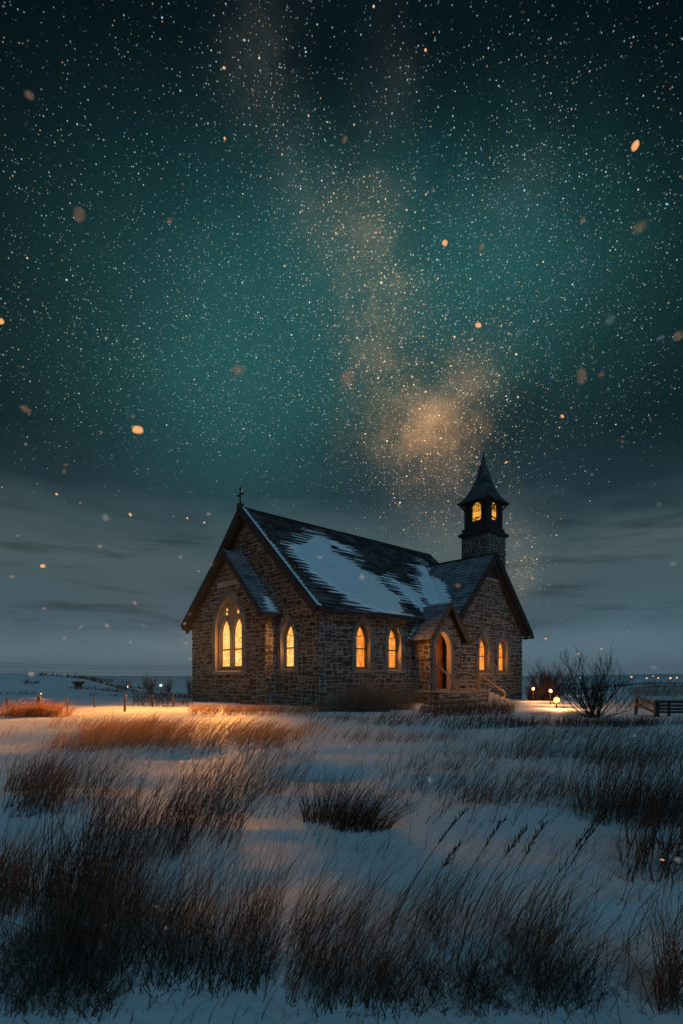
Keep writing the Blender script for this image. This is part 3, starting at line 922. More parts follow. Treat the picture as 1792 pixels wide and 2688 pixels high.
snow_patch(mb, (-0.95, 2.4, 3.7), (1, 0, 0), UCR, 0.95, HCR, lambda X, T: np.maximum(poly_sdf(X, T, PC) + 0.14 * fbm(X * 3, T * 5, 3, 2), np.maximum(X - 0.90, 0.035 - X) + 0.05 * fbm(X * 2, T * 2, 2, 4)), 0.035)
mb.build('roof_snow', M['snow'], cr, True)

# transept roof
tr = empty('transept_roof', (0, 0, 0), 0, church)
UTL = unit((3.58, 0, 3.85)); UTR = unit((-3.58, 0, 3.85)); HT = math.hypot(3.58, 3.85)
mb = MB()
nave_z = lambda s_: 3.7 + (s_ + 0.3) * 4.84 / 5.15
def keep_t(x, t):   # only where the plane stands clear of the nave roof
    return -0.96 + x < (3.5 + t * UTL[2] - 3.7) * 5.15 / 4.84 - 0.3 + 0.35
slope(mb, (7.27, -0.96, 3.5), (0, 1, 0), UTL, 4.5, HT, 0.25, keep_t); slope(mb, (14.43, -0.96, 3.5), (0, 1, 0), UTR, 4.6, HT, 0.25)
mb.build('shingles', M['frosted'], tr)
mb = MB()
deck(mb, (14.43, -0.96, 3.5), (0, 1, 0), UTR, 4.6, HT, 0.14)
n = np.cross((0, 1, 0), UTL); n = n if n[2] > 0 else -n
a = [np.array(p) for p in ((7.27, -0.96, 3.5), (7.27, -0.4, 3.5), (10.85, 3.58, 7.35), (10.85, -0.96, 7.35))]
mb.solid(a + [q - n * 0.14 for q in a], [(0, 1, 2, 3), (7, 6, 5, 4), (0, 4, 5, 1), (1, 5, 6, 2), (2, 6, 7, 3), (3, 7, 4, 0)])
mb.beam((10.85, -1.0, 7.37), (10.85, 3.6, 7.37), 0.2, 0.09)
mb.build('roof_deck', M['barge'], tr)
board('bargeboard', tr, (7.22, -0.98, 3.40), (10.85, -0.98, 7.27), 0.07, 0.26); board('bargeboard', tr, (14.48, -0.98, 3.40), (10.85, -0.98, 7.27), 0.07, 0.30)
board('soffit_board', tr, (14.30, -0.78, 3.30), (10.95, -0.78, 6.95), 0.10, 0.34)
board('eave_bracket', tr, (14.62, -0.96, 3.30), (14.2, -0.96, 3.86), 0.08, 0.10); board('gutter', tr, (14.60, -1.0, 3.32), (14.60, 3.6, 3.32), 0.05, 0.10)
mb = MB()
def tmask(X, T):
    v = (np.maximum(T * UTL[2] - 0.2, 0) * 5.15 / 4.84 - 0.3 + 0.96) - X      # distance from the valley
    m = 0.55 - np.abs(v - 0.25) * 0.9 + 0.35 * fbm(X * 2.2, T * 2.2, 3, 44) - sstep(T, 3.3, 4.6) * 0.5
    m = np.where((v < -0.05) | (T < 0.8), -1, m)
    low = 0.32 * fbm(X * 1.3, T * 5.0, 3, 71) - 0.06 - np.abs(T - 1.5) * 0.06 - sstep(T, 1.9, 2.6)
    low = np.where(v < 0, -1, low)
    return np.maximum(m, low)
snow_patch(mb, (7.27, -0.96, 3.5), (0, 1, 0), UTL, 4.5, HT - 0.1, tmask)
mb.build('roof_snow', M['snow'], tr, True)

# porch roof
pf = empty('porch_roof', (0, 0, 0), 0, church)
UPP = unit((1.42, 0, 1.68)); UPQ = unit((-1.42, 0, 1.68)); HP = math.hypot(1.42, 1.68)
mb = MB()
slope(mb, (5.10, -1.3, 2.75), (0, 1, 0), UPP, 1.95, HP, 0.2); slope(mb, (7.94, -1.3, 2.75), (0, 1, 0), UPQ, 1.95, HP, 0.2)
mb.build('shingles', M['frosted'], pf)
mb = MB()
deck(mb, (5.10, -1.3, 2.75), (0, 1, 0), UPP, 1.93, HP, 0.09); deck(mb, (7.94, -1.3, 2.75), (0, 1, 0), UPQ, 1.93, HP, 0.09)
mb.build('roof_deck', M['barge'], pf)
for x in (5.06, 7.98): board('bargeboard', pf, (x, -1.32, 2.66), (6.52, -1.32, 4.38), 0.07, 0.20, 'wood')
mb = MB()
snow_patch(mb, (5.10, -1.3, 2.75), (0, 1, 0), UPP, 1.95, HP, lambda X, T: np.maximum(0.62 - np.abs(X - 1.55) * 1.6 - np.abs(T - 0.9) * 0.18 + 0.35 * fbm(X * 2, T * 3, 3, 90), 0.09 - T + 0.08 * fbm(X * 4, T, 2, 3)), 0.035)
mb.build('roof_snow', M['snow'], pf, True)

# tower
X0, X1, Y0, Y1 = 13.45, 15.25, 1.1, 2.9
mb = MB()
stone_wall(mb, Wall((X0, Y0, 0), (0, 1, 0), (-1, 0, 0)), [(0, 0), (1.8, 0), (1.8, 9.4), (0, 9.4)])
stone_wall(mb, Wall((X0, Y0, 0), (1, 0, 0), (0, -1, 0)), [(0, 0), (1.8, 0), (1.8, 9.4), (0, 9.4)])
mb.poly([(X1, Y0, 0), (X1, Y1, 0), (X1, Y1, 9.4), (X1, Y0, 9.4)], (0.16, 0.11, 0.08)); mb.poly([(X1, Y1, 0), (X0, Y1, 0), (X0, Y1, 9.4), (X1, Y1, 9.4)], (0.16, 0.11, 0.08))
mb.build('tower_wall', M['stone'], church)
CX, CY = 14.35, 2.0
def sq_rings(mb, prof, c=None):
    for (h0, z0), (h1, z1) in zip(prof[:-1], prof[1:]):
        k = ((-1, -1), (1, -1), (1, 1), (-1, 1))
        for i in range(4):
            a, b = k[i], k[(i + 1) % 4]
            mb.poly([(CX + a[0] * h0, CY + a[1] * h0, z0), (CX + b[0] * h0, CY + b[1] * h0, z0), (CX + b[0] * h1, CY + b[1] * h1, z1), (CX + a[0] * h1, CY + a[1] * h1, z1)], c)
mb = MB()
sq_rings(mb, [(0.90, 9.30), (1.02, 9.36), (1.06, 9.46), (1.02, 9.52), (0.90, 9.62), (0.86, 9.64), (0.90, 9.72), (0.90, 9.80), (0.80, 9.86), (0.1, 9.87)])
mb.build('tower_cornice', M['barge'], church)
# belfry
bf = empty('belfry', (0, 0, 0), 0, church)
mb = MB()
for sx in (-1, 1):
    for sy in (-1, 1): mb.box((CX + sx * 0.70 - 0.09, CY + sy * 0.70 - 0.09, 9.84), (CX + sx * 0.70 + 0.09, CY + sy * 0.70 + 0.09, 11.45))
faces = [((0, -1), (1, 0)), ((-1, 0), (0, 1)), ((1, 0), (0, 1)), ((0, 1), (1, 0))]
for (nx, ny), (ex, ey) in faces:
    w = Wall((CX + nx * 0.72, CY + ny * 0.72, 0), (ex, ey, 0), (nx, ny, 0))
    hole = lancet(0, 0.62, 10.02, 10.95, 11.28)
    for p in minus([[(-0.66, 9.84), (0.66, 9.84), (0.66, 11.45), (-0.66, 11.45)]], hole):
        q = [w.P(x, z, 0) for x, z in p]; mb.poly(q)
    ring(mb, w, lancet(0, 0.74, 9.98, 10.95, 11.34), hole, -0.08, 0.03)
    for xx in (-0.46, -0.55, 0.46, 0.55): mb.beam(w.P(xx, 9.86, 0.012), w.P(xx, 11.42, 0.012), 0.03, 0.03, (nx, ny, 0))
mb.build('belfry_frame', M['barge'], bf)
for (nx, ny), (ex, ey) in faces:
    w = Wall((CX + nx * 0.66, CY + ny * 0.66, 0), (ex, ey, 0), (nx, ny, 0))
    pane(w, lancet(0, 0.64, 10.0, 10.95, 11.29), -0.02, M['glass_belfry'], bf)
    tb = MB()      # pierced screen: a clear oval with leaded lattice above and below
    for k in range(11):
        z = 10.80 + rnd.uniform(-0.03, 0.5); x = rnd.uniform(-0.32, 0.32)
        tb.beam(w.P(x - .14, z + rnd.uniform(-.1, .1), 0.01), w.P(x + .14, z + rnd.uniform(-.1, .1), 0.01), 0.024, 0.024)
    for k in range(6):
        x = -0.27 + k * 0.108; tb.beam(w.P(x, 10.72 + abs(x) * .3, 0.01), w.P(x * 0.7 + rnd.uniform(-.05, .05), 11.2, 0.01), 0.022, 0.022, (nx, ny, 0))
    for k in range(14):
        x = rnd.uniform(-0.3, 0.3); z = rnd.uniform(10.02, 10.42)
        tb.beam(w.P(x - .11, z + rnd.uniform(-.1, .1), 0.015), w.P(x + .11, z + rnd.uniform(-.1, .1), 0.015), 0.035, 0.035)
    pts = [w.P(0.30 * math.cos(t), 10.57 + 0.15 * math.sin(t), 0.01) for t in np.linspace(0, 2 * math.pi, 17)]
    tb.tube(pts, [0.018] * 17, 4)
    tb.beam(w.P(-0.32, 10.14, 0.02), w.P(0.32, 10.14, 0.02), 0.03, 0.20); tb.beam(w.P(-0.32, 10.42, 0.0), w.P(0.32, 10.42, 0.0), 0.03, 0.035)
    tb.build('lattice', M['iron'], bf)
# spire
sr = empty('spire', (0, 0, 0), 0, church)
mb = MB()
prof = [(1.10, 11.33), (0.92, 11.50), (0.72, 11.76), (0.48, 12.26), (0.31, 12.85), (0.165, 13.5), (0.07, 13.95), (0.02, 14.18)]
pz = np.array([p[1] for p in prof]); ph = np.array([p[0] for p in prof])
z = 11.33
while z < 14.1:
    z1 = min(z + 0.10, 14.18); h0 = float(np.interp(z, pz, ph)) + 0.018; h1 = float(np.interp(z1, pz, ph))
    c = tuple(k * rnd.uniform(0.8, 1.2) for k in rnd.choice(SH))
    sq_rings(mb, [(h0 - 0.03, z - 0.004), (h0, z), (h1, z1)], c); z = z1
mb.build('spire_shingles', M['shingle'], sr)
mb = MB(); sq_rings(mb, [(0.05, 11.40), (0.80, 11.38), (1.07, 11.28), (1.08, 11.33), (0.9, 11.5)])
for sx in (-1, 1):
    for sy in (-1, 1): mb.beam((CX + sx * 0.72, CY + sy * 0.72, 10.85), (CX + sx * 0.98, CY + sy * 0.98, 11.28), 0.07, 0.10)
mb.build('spire_eave', M['barge'], sr)
mb = MB(); mb.tube([(CX, CY, 14.1), (CX, CY, 14.2), (CX, CY, 14.26), (CX, CY, 14.32), (CX, CY, 14.6)], [0.03, 0.02, 0.05, 0.02, 0.006], 8)
mb.build('spire_finial', M['iron'], sr)
# gable cross
cs = empty('gable_cross', (0, 0, 0), 0, church)
mb = MB()
mb.box((-0.50, 4.74, 8.50), (-0.28, 4.96, 8.75)); mb.beam((-0.39, 4.85, 8.7), (-0.39, 4.85, 9.42), 0.055, 0.055, (1, 0, 0)); mb.beam((-0.39, 4.66, 9.14), (-0.39, 5.04, 9.14), 0.052, 0.052)
for p in ((4.66, 9.14), (5.04, 9.14), (4.85, 9.42)): mb.beam((-0.39, p[0] - .04, p[1]), (-0.39, p[0] + .04, p[1]), 0.075, 0.075)
mb.build('cross', M['iron'], cs)
mb = MB()
for y, z, h in ((7.2, 6.5, 0.9), (7.0, 6.7, 0.65)): mb.tube([(0.3, y, z - .2), (0.3, y, z + h * .6), (0.3, y - .03, z + h)], [0.02, 0.015, 0.006], 4)
mb.build('lightning_rod', M['iron'], church)

# the lamp inside the porch, behind its jamb
ld = bpy.data.lights.new('porch_light', 'POINT'); ld.energy = 110; ld.color = (1.0, 0.36, 0.07); ld.shadow_soft_size = 0.06
o = bpy.data.objects.new('porch_light', ld); col.objects.link(o); o.parent = church; o.location = (5.60, -0.72, 2.3)

# --- landing, steps and railing before the porch
def loc3(a, s_, z=0.0): return local(a, s_, z)
land = empty('stone_landing', loc3(5, -1.2), TH)
tag(land, 'low stone landing with snow on it before the porch door', 'landing')
mb = MB()
Wl = Wall((0, -0.75, 0), (1, 0, 0), (0, -1, 0))
stone_wall(mb, Wl, [(-0.1, -0.3), (3.4, -0.3), (3.4, 0.50), (-0.1, 0.50)])
stone_wall(mb, Wall((-0.1, 0.2, 0), (0, -1, 0), (-1, 0, 0)), [(0, -0.3), (0.95, -0.3), (0.95, 0.5), (0, 0.5)])
mb.poly([(3.4, -0.75, -.3), (3.4, 0.6, -.3), (3.4, 0.6, 0.5), (3.4, -0.75, 0.5)], (0.2, 0.16, 0.13))
mb.build('landing_base', M['stone'], land)
mb = MB(); mb.box((-0.16, -0.82, 0.50), (3.46, 0.6, 0.552), (0.3, 0.26, 0.22)); mb.build('landing_slab', M['dressed'], land)
st = empty('stone_steps', loc3(8.45, -1.2), TH)
tag(st, 'snow dusted stone steps going down from the landing', 'steps')
for i in range(4):
    mb = MB(); z1 = 0.45 - 0.115 * i; x0 = 0.02 + 0.42 * i
    mb.box((x0, -0.78 - 0.03 * i, -0.3), (x0 + 0.42, 0.5, z1), (0.32, 0.28, 0.24)); mb.build('step', M['dressed'], st)
rl = empty('wooden_railing', loc3(5, -1.2), TH)
tag(rl, 'pale wooden railing with sloped handrails on the landing', 'railing')
def rp(a, s_, z): return (a - 5, s_ + 1.2, z)
mb = MB(); mb.beam(rp(5.66, -1.12, 1.68), rp(6.06, -1.86, 1.0), 0.10, 0.09); mb.build('handrail', M['rail'], rl)
mb = MB(); mb.beam(rp(7.80, -1.86, 1.27), rp(10.02, -1.86, 0.42), 0.10, 0.09); mb.build('handrail', M['rail'], rl)
for zz in (1.0, 0.82, 0.63):
    mb = MB(); mb.beam(rp(6.06, -1.86, zz), rp(7.80, -1.86, zz), 0.06, 0.075); mb.build('rail', M['rail'], rl)
for a_, z0_, z1_, ww in ((6.06, 0.52, 1.04, 0.12), (6.24, 0.52, 1.0, 0.08), (7.80, 0.50, 1.32, 0.13), (7.66, 0.52, 1.0, 0.08), (9.98, -0.1, 0.47, 0.11)):
    mb = MB(); mb.beam(rp(a_, -1.86, z0_), rp(a_, -1.86, z1_), ww, ww, (1, 0, 0)); mb.build('post', M['rail'], rl)

# ------------------------------------------------------------------ dry grass
def grass_mat():
    m, nt, b = mat('dry_grass')
    a = nd(nt, 'ShaderNodeAttribute', attribute_name='Col')
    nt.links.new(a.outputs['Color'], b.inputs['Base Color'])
    b.inputs['Roughness'].default_value = 0.75; b.inputs['Specular IOR Level'].default_value = 0.12
    t = nd(nt, 'ShaderNodeBsdfTranslucent'); nt.links.new(a.outputs['Color'], t.inputs[0])
    mx = nd(nt, 'ShaderNodeMixShader'); mx.inputs[0].default_value = 0.45
    nt.links.new(b.outputs[0], mx.inputs[1]); nt.links.new(t.outputs[0], mx.inputs[2])
    nt.links.new(mx.outputs[0], nt.nodes['Material Output'].inputs[0])
    return m
M['grass'] = grass_mat()
GCOL = np.array([(0.060, 0.043, 0.031), (0.085, 0.062, 0.044), (0.045, 0.036, 0.030), (0.11, 0.080, 0.054), (0.07, 0.055, 0.044)]) * 1.5

class Blades:
    def __init__(s): s.p = []; s.h = []; s.l = []; s.w = []; s.b = []; s.t = []
    def add(s, pts, h, lean, w, bend=0.5, tone=1.0):
        n = len(pts); s.p.append(np.asarray(pts, float)); s.h.append(np.broadcast_to(h, n)); s.l.append(np.broadcast_to(lean, (n, 2)))
        s.w.append(np.broadcast_to(w, n)); s.b.append(np.broadcast_to(bend, n)); s.t.append(np.broadcast_to(np.asarray(tone, float) * np.ones(3), (n, 3)))
    def build(s, name, origin=None, seg=5, m=None):
        p = np.concatenate(s.p); h = np.concatenate(s.h); l = np.concatenate(s.l); w = np.concatenate(s.w); b = np.concatenate(s.b); tn = np.concatenate(s.t)
        n = len(p); z = ground_z(p[:, 0], p[:, 1]) - 0.01
        t = np.linspace(0, 1, seg + 1)[None, :]
        crook = rng.normal(0, 0.025, (n, seg + 1, 2)); crook[:, 0] = 0
        crook = np.cumsum(crook, 1)
        prog = (1 - b)[:, None] * t + b[:, None] * t ** 2
        cx = p[:, 0:1] + h[:, None] * (l[:, 0:1] * prog + crook[:, :, 0]); cy = p[:, 1:2] + h[:, None] * (l[:, 1:2] * prog + crook[:, :, 1])
        ll = np.hypot(l[:, 0], l[:, 1])[:, None]
        cz = z[:, None] + h[:, None] * (t - 0.28 * np.minimum(ll, 1.6) * t ** 2)
        kk = (rng.random(n) < 0.13)[:, None] * np.maximum(t - rng.uniform(0.35, 0.75, n)[:, None], 0)      # snapped stems hang over
        sg = np.where(rng.random(n) < 0.75, 1, -1)[:, None]
        cz = cz - h[:, None] * kk * 1.5; cx = cx + h[:, None] * kk * 0.8 * sg
        yaw = rng.uniform(-0.95, 0.95, n)
        sx, sy = np.cos(yaw)[:, None], np.sin(yaw)[:, None]
        ww = (w[:, None] * (1 - 0.82 * t ** 1.3)) / 2
        A = np.stack([cx - sx * ww, cy - sy * ww, cz], -1); B = np.stack([cx + sx * ww, cy + sy * ww, cz], -1)
        V = np.stack([A, B], 2).reshape(-1, 3)
        k = (seg + 1) * 2
        i = (np.arange(n) * k)[:, None] + (np.arange(seg) * 2)[None, :]
        Q = np.stack([i, i + 1, i + 3, i + 2], -1).reshape(-1, 4)
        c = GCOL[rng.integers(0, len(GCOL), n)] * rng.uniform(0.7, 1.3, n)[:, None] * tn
        c = np.repeat(c, k, axis=0)
        if origin is not None: V = V - np.array([origin[0], origin[1], origin[2]])
        o = np_mesh(name, V, Q, m or M['grass'], None, True, c)
        if origin is not None: o.location = origin
        return o

def field(bl, x0, x1, y0, y1, n, h0, h1, lean=(0.5, 0.05), w=0.006, sl=0.22, mask=None, bend=0.5, tone=1.0, soft=1.25):
    """Blades rooted in the stretch of ground that spans x0..x1, y0..y1 of the photograph's 1568-wide copy."""
    dx = x0 + (x1 - x0) * rng.beta(soft, soft, n); dy = y0 + (y1 - y0) * rng.beta(soft, soft, n)
    tx = (dx * DK - 896) / F; tz = np.maximum((dy * DK - 1780) / F, 0.004)
    Y = CAM_H / tz
    # spread evenly over the ground rather than over the picture where the stretch is deep
    X = tx * Y
    if mask is not None:
        k = mask(X, Y, dx, dy); X, Y = X[k], Y[k]
    n = len(X)
    L = np.stack([lean[0] + rng.normal(0, sl, n), lean[1] + rng.normal(0, sl, n)], -1)
    bl.add(np.stack([X, Y], -1), rng.uniform(h0, h1, n) * rng.uniform(0.75, 1.1, n), L, w * rng.uniform(0.7, 1.3, n), bend, tone)

def clumpy(scale, thr, seed):
    def f(X, Y, dx, dy): return fbm(X / scale, Y / scale, 3, seed) + rng.normal(0, 0.05, len(X)) > thr
    return f

def tuft(bl, cx, cy, rx, ry, n, h0, h1, lean=(0.4, 0.0), fan=0.5, w=0.005, bend=0.45, tone=1.0):
    """A tussock: blades fan out of an oval of ground."""
    a = rng.uniform(0, 2 * math.pi, n); r = np.sqrt(rng.uniform(0, 1, n))
    ox, oy = np.cos(a) * r, np.sin(a) * r
    L = np.stack([lean[0] + fan * ox + rng.normal(0, 0.10, n), lean[1] + fan * oy + rng.normal(0, 0.10, n)], -1)
    h = rng.uniform(h0, h1, n) * (1 - 0.35 * r)
    bl.add(np.stack([cx + ox * rx, cy + oy * ry], -1), h, L, w * rng.uniform(0.7, 1.3, n), bend, tone)

def origin_of(x, y): return (float(x), float(y), float(ground_z(x, y)))

# --- the near clumps
def clump(name, label, spans, cat='grass clump', extra=None):
    bl = Blades()
    for sp in spans: field(bl, *sp[:7], **(sp[7] if len(sp) > 7 else {}))
    if extra: extra(bl)
    xs = np.concatenate(bl.p); c = xs.mean(0)
    o = bl.build(name, origin_of(*c)); tag(o, label, cat); return o

clump('grass_clump', 'widest and darkest clump of tall dry grass, nearest the camera', [
    (50, 640, 2110, 2295, 720, 0.22, 0.52, dict(lean=(0.36, 0.05), w=0.0028, mask=clumpy(0.30, -0.02, 70), tone=0.85)),
    (60, 640, 2100, 2270, 240, 0.40, 0.72, dict(lean=(0.38, 0.05), w=0.0025, mask=clumpy(0.34, -0.10, 70), tone=0.85)),
    (100, 640, 2180, 2300, 420, 0.10, 0.26, dict(lean=(0.2, 0.0), w=0.0036, sl=0.6, tone=0.5)),
    (60, 330, 2040, 2150, 240, 0.35, 0.60, dict(lean=(0.28, 0.1), tone=0.5, w=0.0036))])
clump('grass_clump', 'long dark clump of wind-bent grass with feathery stems along its top', [
    (650, 1000, 2120, 2320, 800, 0.18, 0.46, dict(lean=(0.58, 0.05), w=0.0027, mask=clumpy(0.26, -0.02, 72), tone=0.85)),
    (960, 1340, 2150, 2325, 900, 0.12, 0.34, dict(lean=(0.62, 0.0), w=0.0027, sl=0.35, mask=clumpy(0.24, -0.02, 73), tone=0.85)),
    (660, 1280, 2120, 2260, 260, 0.38, 0.62, dict(lean=(0.60, 0.05), w=0.0024, tone=0.7)),
    (700, 1400, 2230, 2340, 700, 0.08, 0.22, dict(lean=(0.35, 0.0), w=0.0030, sl=0.7, tone=0.5))])
clump('grass_clump', 'tangle of short bent grass poking through snow at the bottom corner', [
    (-40, 260, 2140, 2350, 900, 0.10, 0.26, dict(lean=(0.35, 0.0), w=0.0034, sl=0.7)),
    (-60, 60, 1990, 2120, 260, 0.25, 0.5, dict(lean=(0.35, 0.0), w=0.004))])
clump('grass_clump', 'loose tall brown clump standing behind the darkest grass, before the glowing snow', [
    (180, 440, 1890, 1990, 280, 0.32, 0.62, dict(lean=(0.46, 0.05), tone=0.6, w=0.0042)),
    (370, 560, 1850, 1960, 230, 0.30, 0.60, dict(lean=(0.55, 0.05), tone=0.6, w=0.0045)),
    (40, 250, 1810, 1900, 170, 0.35, 0.7, dict(lean=(0.5, 0.05), tone=0.7, w=0.005)),
    (60, 320, 1960, 2120, 130, 0.40, 0.70, dict(lean=(0.22, 0.05), tone=0.5, w=0.0048))])
def stiff(bl):
    p = at(775, 1888); tuft(bl, p[0], p[1], 0.27, 0.2, 330, 0.30, 0.62, (0.36, 0), 0.6, 0.0042, tone=0.6)
    p = at(830, 1905); tuft(bl, p[0], p[1], 0.2, 0.15, 160, 0.25, 0.5, (0.5, 0), 0.6, 0.006, tone=0.5)
clump('grass_tuft', 'single fan-shaped tuft of dark grass standing alone on open snow', [], 'grass tuft', stiff)
def rt(bl):
    p = at(1445, 1885); tuft(bl, p[0], p[1], 0.42, 0.35, 420, 0.35, 0.74, (0.42, 0.0), 0.55, 0.0042, tone=0.6)
    p = at(1530, 1875); tuft(bl, p[0], p[1], 0.40, 0.35, 330, 0.35, 0.72, (0.42, 0.0), 0.5, 0.0042, tone=0.6)
    p = at(1500, 1850); tuft(bl, p[0], p[1], 0.9, 0.6, 260, 0.6, 1.0, (0.40, 0.0), 0.15, 0.005, tone=0.5)
clump('grass_tuft', 'big dense dome of dark grass near the photo edge below the rail fence', [], 'grass tuft', rt)
clump('grass_tuft', 'thin tall grass stems below the dense dome of grass', [
    (1420, 1600, 1930, 2040, 170, 0.25, 0.55, dict(lean=(0.18, 0.0), tone=0.5, w=0.0055))], 'grass tuft')
clump('grass_tuft', 'small tuft of grass cut off by the photo edge near the bottom corner', [
    (1500, 1600, 2250, 2340, 120, 0.2, 0.5, dict(lean=(0.25, 0.0), w=0.004, sl=0.3))], 'grass tuft')
def o1(bl):
    for dx, n in ((15, 260), (55, 330), (95, 300), (125, 200)):
        p = at(dx, 1644); tuft(bl, p[0], p[1], 0.5, 0.35, n, 0.35, 0.72, (0.45, 0), 0.3, 0.012, tone=(3.4, 2.1, 1.0))  # window glow put into the blade colour as a brighter orange tone
clump('grass_tuft', 'rusty orange tuft of grass around the fence posts, lit by the church', [], 'grass tuft', o1)

# --- grass that nobody would count
bl = Blades()
field(bl, 100, 760, 1668, 1730, 2100, 0.26, 0.5, (0.75, 0.0), 0.009, mask=clumpy(1.4, 0.0, 80), tone=(4.4, 2.9, 1.5))  # this row and the next: window glow tinted into the grass colour
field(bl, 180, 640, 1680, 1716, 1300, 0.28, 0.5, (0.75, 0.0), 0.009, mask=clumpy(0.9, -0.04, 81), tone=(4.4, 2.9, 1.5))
field(bl, 60, 720, 1730, 1850, 1300, 0.22, 0.5, (0.65, 0.0), 0.0052, mask=clumpy(1.0, 0.0, 82), tone=1.5)
field(bl, 430, 730, 1628, 1646, 1200, 0.2, 0.42, (0.7, 0.0), 0.012, tone=(3.4, 2.1, 1.0))  # wall-foot grass, its orange window glow likewise put into the tone
field(bl, 700, 1010, 1640, 1668, 1200, 0.22, 0.42, (0.62, 0.0), 0.012, mask=clumpy(1.5, -0.05, 83), tone=1.4)
field(bl, 760, 1260, 1680, 1750, 1300, 0.16, 0.36, (0.62, 0.0), 0.0065, mask=clumpy(1.8, 0.0, 84))
field(bl, 1180, 1600, 1668, 1750, 1500, 0.18, 0.38, (0.62, 0.0), 0.0065, mask=clumpy(2.2, -0.08, 85))
field(bl, 860, 1400, 1740, 1860, 1500, 0.12, 0.30, (0.6, 0.0), 0.0055, mask=clumpy(0.7, 0.03, 86))
field(bl, 1330, 1600, 1730, 1800, 220, 0.3, 0.5, (0.5, 0.0), 0.008, mask=clumpy(1.0, -0.1, 87))
field(bl, 0, 140, 1760, 1900, 420, 0.2, 0.45, (0.6, 0.0), 0.007, mask=clumpy(0.6, 0.0, 88))
field(bl, 0, 1568, 1700, 1900, 900, 0.12, 0.32, (0.55, 0.0), 0.006)
field(bl, 560, 1568, 1900, 2150, 520, 0.10, 0.30, (0.5, 0.0), 0.0038, mask=clumpy(0.5, -0.02, 89))
field(bl, 0, 1568, 2130, 2380, 420, 0.05, 0.2, (0.5, 0.0), 0.0026, sl=0.5)
field(bl, 1300, 1568, 2100, 2340, 60, 0.35, 0.6, (0.75, 0.0), 0.003, sl=0.25)
field(bl, 0, 430, 1652, 1700, 700, 0.15, 0.35, (0.6, 0.0), 0.010, mask=clumpy(1.2, 0.02, 90), tone=1.8)
field(bl, 960, 1180, 1622, 1645, 1500, 0.3, 0.55, (0.5, 0.0), 0.011, tone=0.7)
field(bl, 1010, 1600, 1655, 1674, 1800, 0.16, 0.34, (0.3, 0.0), 0.010, tone=0.45, mask=clumpy(1.2, -0.2, 91))
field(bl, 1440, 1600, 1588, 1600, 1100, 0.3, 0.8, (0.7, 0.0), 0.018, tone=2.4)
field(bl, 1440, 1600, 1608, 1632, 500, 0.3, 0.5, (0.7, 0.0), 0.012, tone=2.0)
tag(bl.build('grass'), 'sparse dry grass bent by the wind across the snow field', 'grass', kind='stuff')

# --- seed heads: a few tall stems with feathery tops
sh = Blades()
for dx, dy, hh in ((905, 2200, 0.66), (1010, 2190, 0.60), (1075, 2190, 0.56), (1020, 2230, 0.60), (1185, 2200, 0.50), (1110, 2240, 0.52)):
    pass
def seed_stem(base, h, lean, label):
    mb = MB(); z = float(ground_z(*base)); o = (base[0], base[1], z)
    pts = [(lean * h * (0.55 * t + 0.45 * t * t), 0.02 * t, h * t * (1 - 0.08 * t)) for t in np.linspace(0, 1, 8)]
    c = (0.05, 0.034, 0.024)
    mb.tube(pts, [0.0022, 0.002, 0.002, 0.0018, 0.0016, 0.0013, 0.001, 0.0006], 4, c)
    for k in range(26):
        t = 0.74 + 0.26 * k / 26; q = np.array([lean * h * (0.55 * t + 0.45 * t * t), 0.02 * t, h * t * (1 - 0.08 * t)])
        d = np.array([rnd.uniform(-0.2, 1.0), rnd.uniform(-.5, .5), rnd.uniform(0.6, 1.2)]); d = d / np.linalg.norm(d) * rnd.uniform(0.018, 0.036)
        mb.tube([q, q + d * 0.6, q + d], [0.0012, 0.0024, 0.0006], 3, c)
    ob = mb.build("reed_grass", M['grass']); ob.location = o
    return tag(ob, label, 'grass stem', 'feathery grass stems')
FS = 'feathery topped grass stem rising out of the long dark clump'
for dx, dy, h, l in ((880, 2185, 0.60, 0.55), (1008, 2180, 0.56, 0.48), (1060, 2165, 0.50, 0.55), (1120, 2190, 0.55, 0.42), (1195, 2200, 0.60, 0.55), (1225, 2185, 0.56, 0.5), (940, 2160, 0.42, 0.5)):
    seed_stem(at(dx, dy), h, l, FS)

